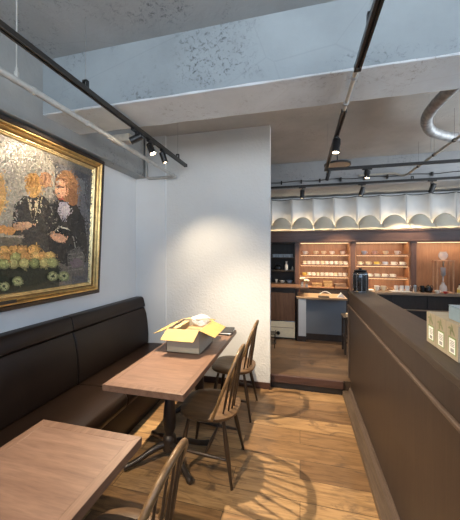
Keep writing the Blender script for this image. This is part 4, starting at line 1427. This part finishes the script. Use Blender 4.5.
def carton(label, y0):
    t = thing('coffee_carton', label, 'carton', (FX + 0.075, y0 + 0.048, 1.1505), 0, 'kraft cartons on the bar')
    B(-0.075, 0.075, -0.048, 0.048, 0, 0.150).build('carton_body', 'kraft', t, bevel=0.002)
    x = -0.0756
    lb = B(x - 0.0004, x + 0.0006, -0.030, 0.022, 0.022, 0.088).build('label', 'label_white', t)
    g = MB()
    for a in ((-0.030, 0.022, 0.085, 0.0905), (-0.030, 0.022, 0.0195, 0.0225), (-0.033, -0.029, 0.0195, 0.0905), (0.021, 0.024, 0.0195, 0.0905)):
        g.box(x - 0.0008, x + 0.0006, a[0], a[1], a[2], a[3])
    g.build('label_border', 'label_green', lb)
    k = MB()
    for j in range(4):
        k.box(x - 0.0008, x, -0.022, 0.012 - 0.004 * (j % 2), 0.072 - 0.007 * j, 0.0745 - 0.007 * j)
    for j in range(7):
        k.box(x - 0.0008, x, -0.018 + 0.004 * j, -0.016 + 0.004 * j, 0.028, 0.043)
    k.build('label_print', 'ink', lb)
    # leaf sprig
    l = MB()
    for (cy0, cz0, an, ln) in ((-0.012, 0.112, 0.9, 0.018), (0.004, 0.122, 0.5, 0.02), (0.010, 0.108, 1.4, 0.015), (-0.002, 0.132, 1.1, 0.014), (0.018, 0.126, -0.3, 0.014)):
        d = Vector((0, cos(an), sin(an)))
        e = Vector((0, -sin(an), cos(an)))
        pts = [Vector((x - 0.0004, cy0, cz0)) + d * ln * q + e * w_ * ln * 0.32 for q, w_ in ((-1, 0), (-0.4, 1), (0.3, 0.9), (1, 0), (0.3, -0.9), (-0.4, -1))]
        l.prism(pts, (0.0006, 0, 0))
    l.build('leaf_print', 'leaf_print', t)
    return t


c1 = carton('kraft carton on the bar, farthest of the row from the viewer', 1.522)
dup(c1, (FX + 0.075, 1.424 + 0.048, 1.1505), 'kraft carton on the bar, middle one of the row')
dup(c1, (FX + 0.075, 1.326 + 0.048, 1.1505), 'kraft carton on the bar, nearest of the row to the viewer')
bb = thing('plastic_case', 'pale blue case lying on top of the kraft cartons', 'case', (0.725, 1.40, 1.3012))
B(-0.075, 0.06, -0.065, 0.065, 0.0, 0.056).build('case_body', 'blue_box', bb, bevel=0.003)
B(-0.0755, 0.0605, -0.0655, 0.0655, 0.0575, 0.062).build('lid', 'blue_box', bb, bevel=0.002)

# ------------------------------------------------------------------ scalloped white panels above the shelves
cus = [-0.92, -0.53, -0.145, 0.235, 0.60, 0.98, 1.355, 1.76, 2.125, 2.49, 2.87]
YC, ZT0, ZT1 = 5.36, 1.978, 2.585
names = ['beside the partition, mostly hidden', 'second from the partition', 'third from the partition, brightly lit from below', 'fourth from the partition', 'fifth from the partition',
         'sixth from the partition', 'seventh from the partition', 'eighth from the partition, glowing at its foot', 'ninth from the partition', 'tenth from the partition at the right edge']
for i in range(len(cus) - 1):
    a, b_ = cus[i] + 0.005, cus[i + 1] - 0.005
    wdt = b_ - a
    t = thing('curved_panel', 'white concave panel above the back shelves, ' + names[i], 'wall panel', (a, YC, ZT0), 0, 'white curved panels above the back shelves')
    MB().grid(lambda u, v: (u * wdt, 0.11 * sin(pi * u) ** 0.8, v * (ZT1 - ZT0)), 20, 2).build('panel_sheet', 'panel_white', t, smooth=60, solid=0.005)
    MB().grid(lambda u, v: (u * wdt, 0.11 * sin(pi * u) ** 0.8 - 0.004, ZT1 - ZT0 + 0.012 * v - 0.004), 20, 1).build('dark_edge', 'black', t, smooth=60, solid=0.006)
    # lobe leaning forward at the foot
    def lobe(u, v, w=wdt, off=0.0):
        base = 0.085 * (1 - v) + 0.022
        return (u * w, -0.045 - 0.16 * v, base + (0.150 * (1 - v) + 0.02) * max(0, sin(pi * u)) ** 0.62 - 0.016)
    MB().grid(lobe, 20, 10).build('lobe', 'lobe', t, smooth=60, solid=0.004)
    def lobe2(u, v, w=wdt):
        return (u * w, -0.125 - 0.085 * v, 0.045 * (1 - v) + 0.005 + 0.05 * (1 - v * 0.7) * abs(cos(pi * u)) ** 0.7)
    MB().grid(lobe2, 20, 8).build('front_lobe', 'lobe', t, smooth=60, solid=0.004)
# warm lamps tucked behind the lobes
ld = bpy.data.lights.new('cove', 'AREA')
ld.shape = 'RECTANGLE'
ld.size, ld.size_y = 3.6, 0.02
ld.energy = 3.2
ld.color = (1.0, 0.80, 0.52)
lo = bpy.data.objects.new('cove_light', ld)
COL.objects.link(lo)
lo.location = (1.0, YC - 0.015, ZT0 + 0.03)
lo.rotation_euler = (radians(180), 0, 0)
ld = bpy.data.lights.new('lobe_fill', 'AREA')  # added warm fill in front of the lobes, with no fixture
ld.shape = 'RECTANGLE'
ld.size, ld.size_y = 3.6, 0.02
ld.energy = 1.2
ld.color = (1.0, 0.78, 0.48)
lo = bpy.data.objects.new('lobe_fill_light', ld)
COL.objects.link(lo)
lo.location = (1.0, 5.138, 1.985)
lo.rotation_euler = (radians(140), 0, 0)
for x, e in ((0.045, 0.7), (0.60, 0.25), (0.97, 0.35), (1.56, 0.7), (1.74, 0.35), (2.13, 0.25)):
    ld = bpy.data.lights.new('cove', 'POINT')
    ld.energy = e
    ld.color = (1.0, 0.82, 0.56)
    ld.shadow_soft_size = 0.02
    lo = bpy.data.objects.new('cove_light', ld)
    COL.objects.link(lo)
    lo.location = (x, YC - 0.012, ZT0 + 0.07)

# ------------------------------------------------------------------ world and render look
WORLD = 8.0
wd = bpy.data.worlds.new('sky')
S.world = wd
wd.use_nodes = True
wnt = wd.node_tree
bg = wnt.nodes['Background']
tc = wnt.nodes.new('ShaderNodeTexCoord')
sx = wnt.nodes.new('ShaderNodeSeparateXYZ')
wnt.links.new(tc.outputs['Generated'], sx.inputs[0])
mr = wnt.nodes.new('ShaderNodeMapRange')
mr.inputs['From Min'].default_value = -1
mr.inputs['From Max'].default_value = 1
wnt.links.new(sx.outputs['Z'], mr.inputs['Value'])
# lower half brightened as an assumed sunlit street to lift the ceiling; blue sky above
wc = ramp(wnt, mr.outputs['Result'], [(0.0, (0.94, 0.97, 1.02)), (0.46, (0.88, 0.95, 1.02)), (0.53, (0.24, 0.34, 0.46)), (1.0, (0.14, 0.235, 0.40))])
wnt.links.new(wc, bg.inputs['Color'])
bg.inputs['Strength'].default_value = WORLD
pl = bpy.data.lights.new('portal', 'AREA')
pl.shape = 'RECTANGLE'
pl.size, pl.size_y = WX1 - WX0, WZ1 - WZ0
pl.cycles.is_portal = True
po = bpy.data.objects.new('window_portal', pl)
COL.objects.link(po)
po.location = ((WX0 + WX1) / 2, YF - 0.13, (WZ0 + WZ1) / 2)
po.rotation_euler = (radians(90), 0, 0)

pl2 = bpy.data.lights.new('portal_side', 'AREA')
pl2.shape = 'RECTANGLE'
pl2.size, pl2.size_y = RY1 - RY0, RZ1 - RZ0
pl2.cycles.is_portal = True
po2 = bpy.data.objects.new('window_portal_side', pl2)
COL.objects.link(po2)
po2.location = (XR + 0.13, (RY0 + RY1) / 2, (RZ0 + RZ1) / 2)
po2.rotation_euler = (radians(90), 0, radians(90))
vs = S.view_settings
S.display_settings.display_device = 'sRGB'
vs.view_transform = 'Standard'
vs.look = 'None'
vs.gamma = 1
vs.use_curve_mapping = False
vs.exposure = 0.5
S.cycles.use_denoising = True
S.cycles.max_bounces = 8
S.cycles.diffuse_bounces = 5
S.cycles.glossy_bounces = 3
S.cycles.transparent_max_bounces = 8
S.cycles.sample_clamp_indirect = 6
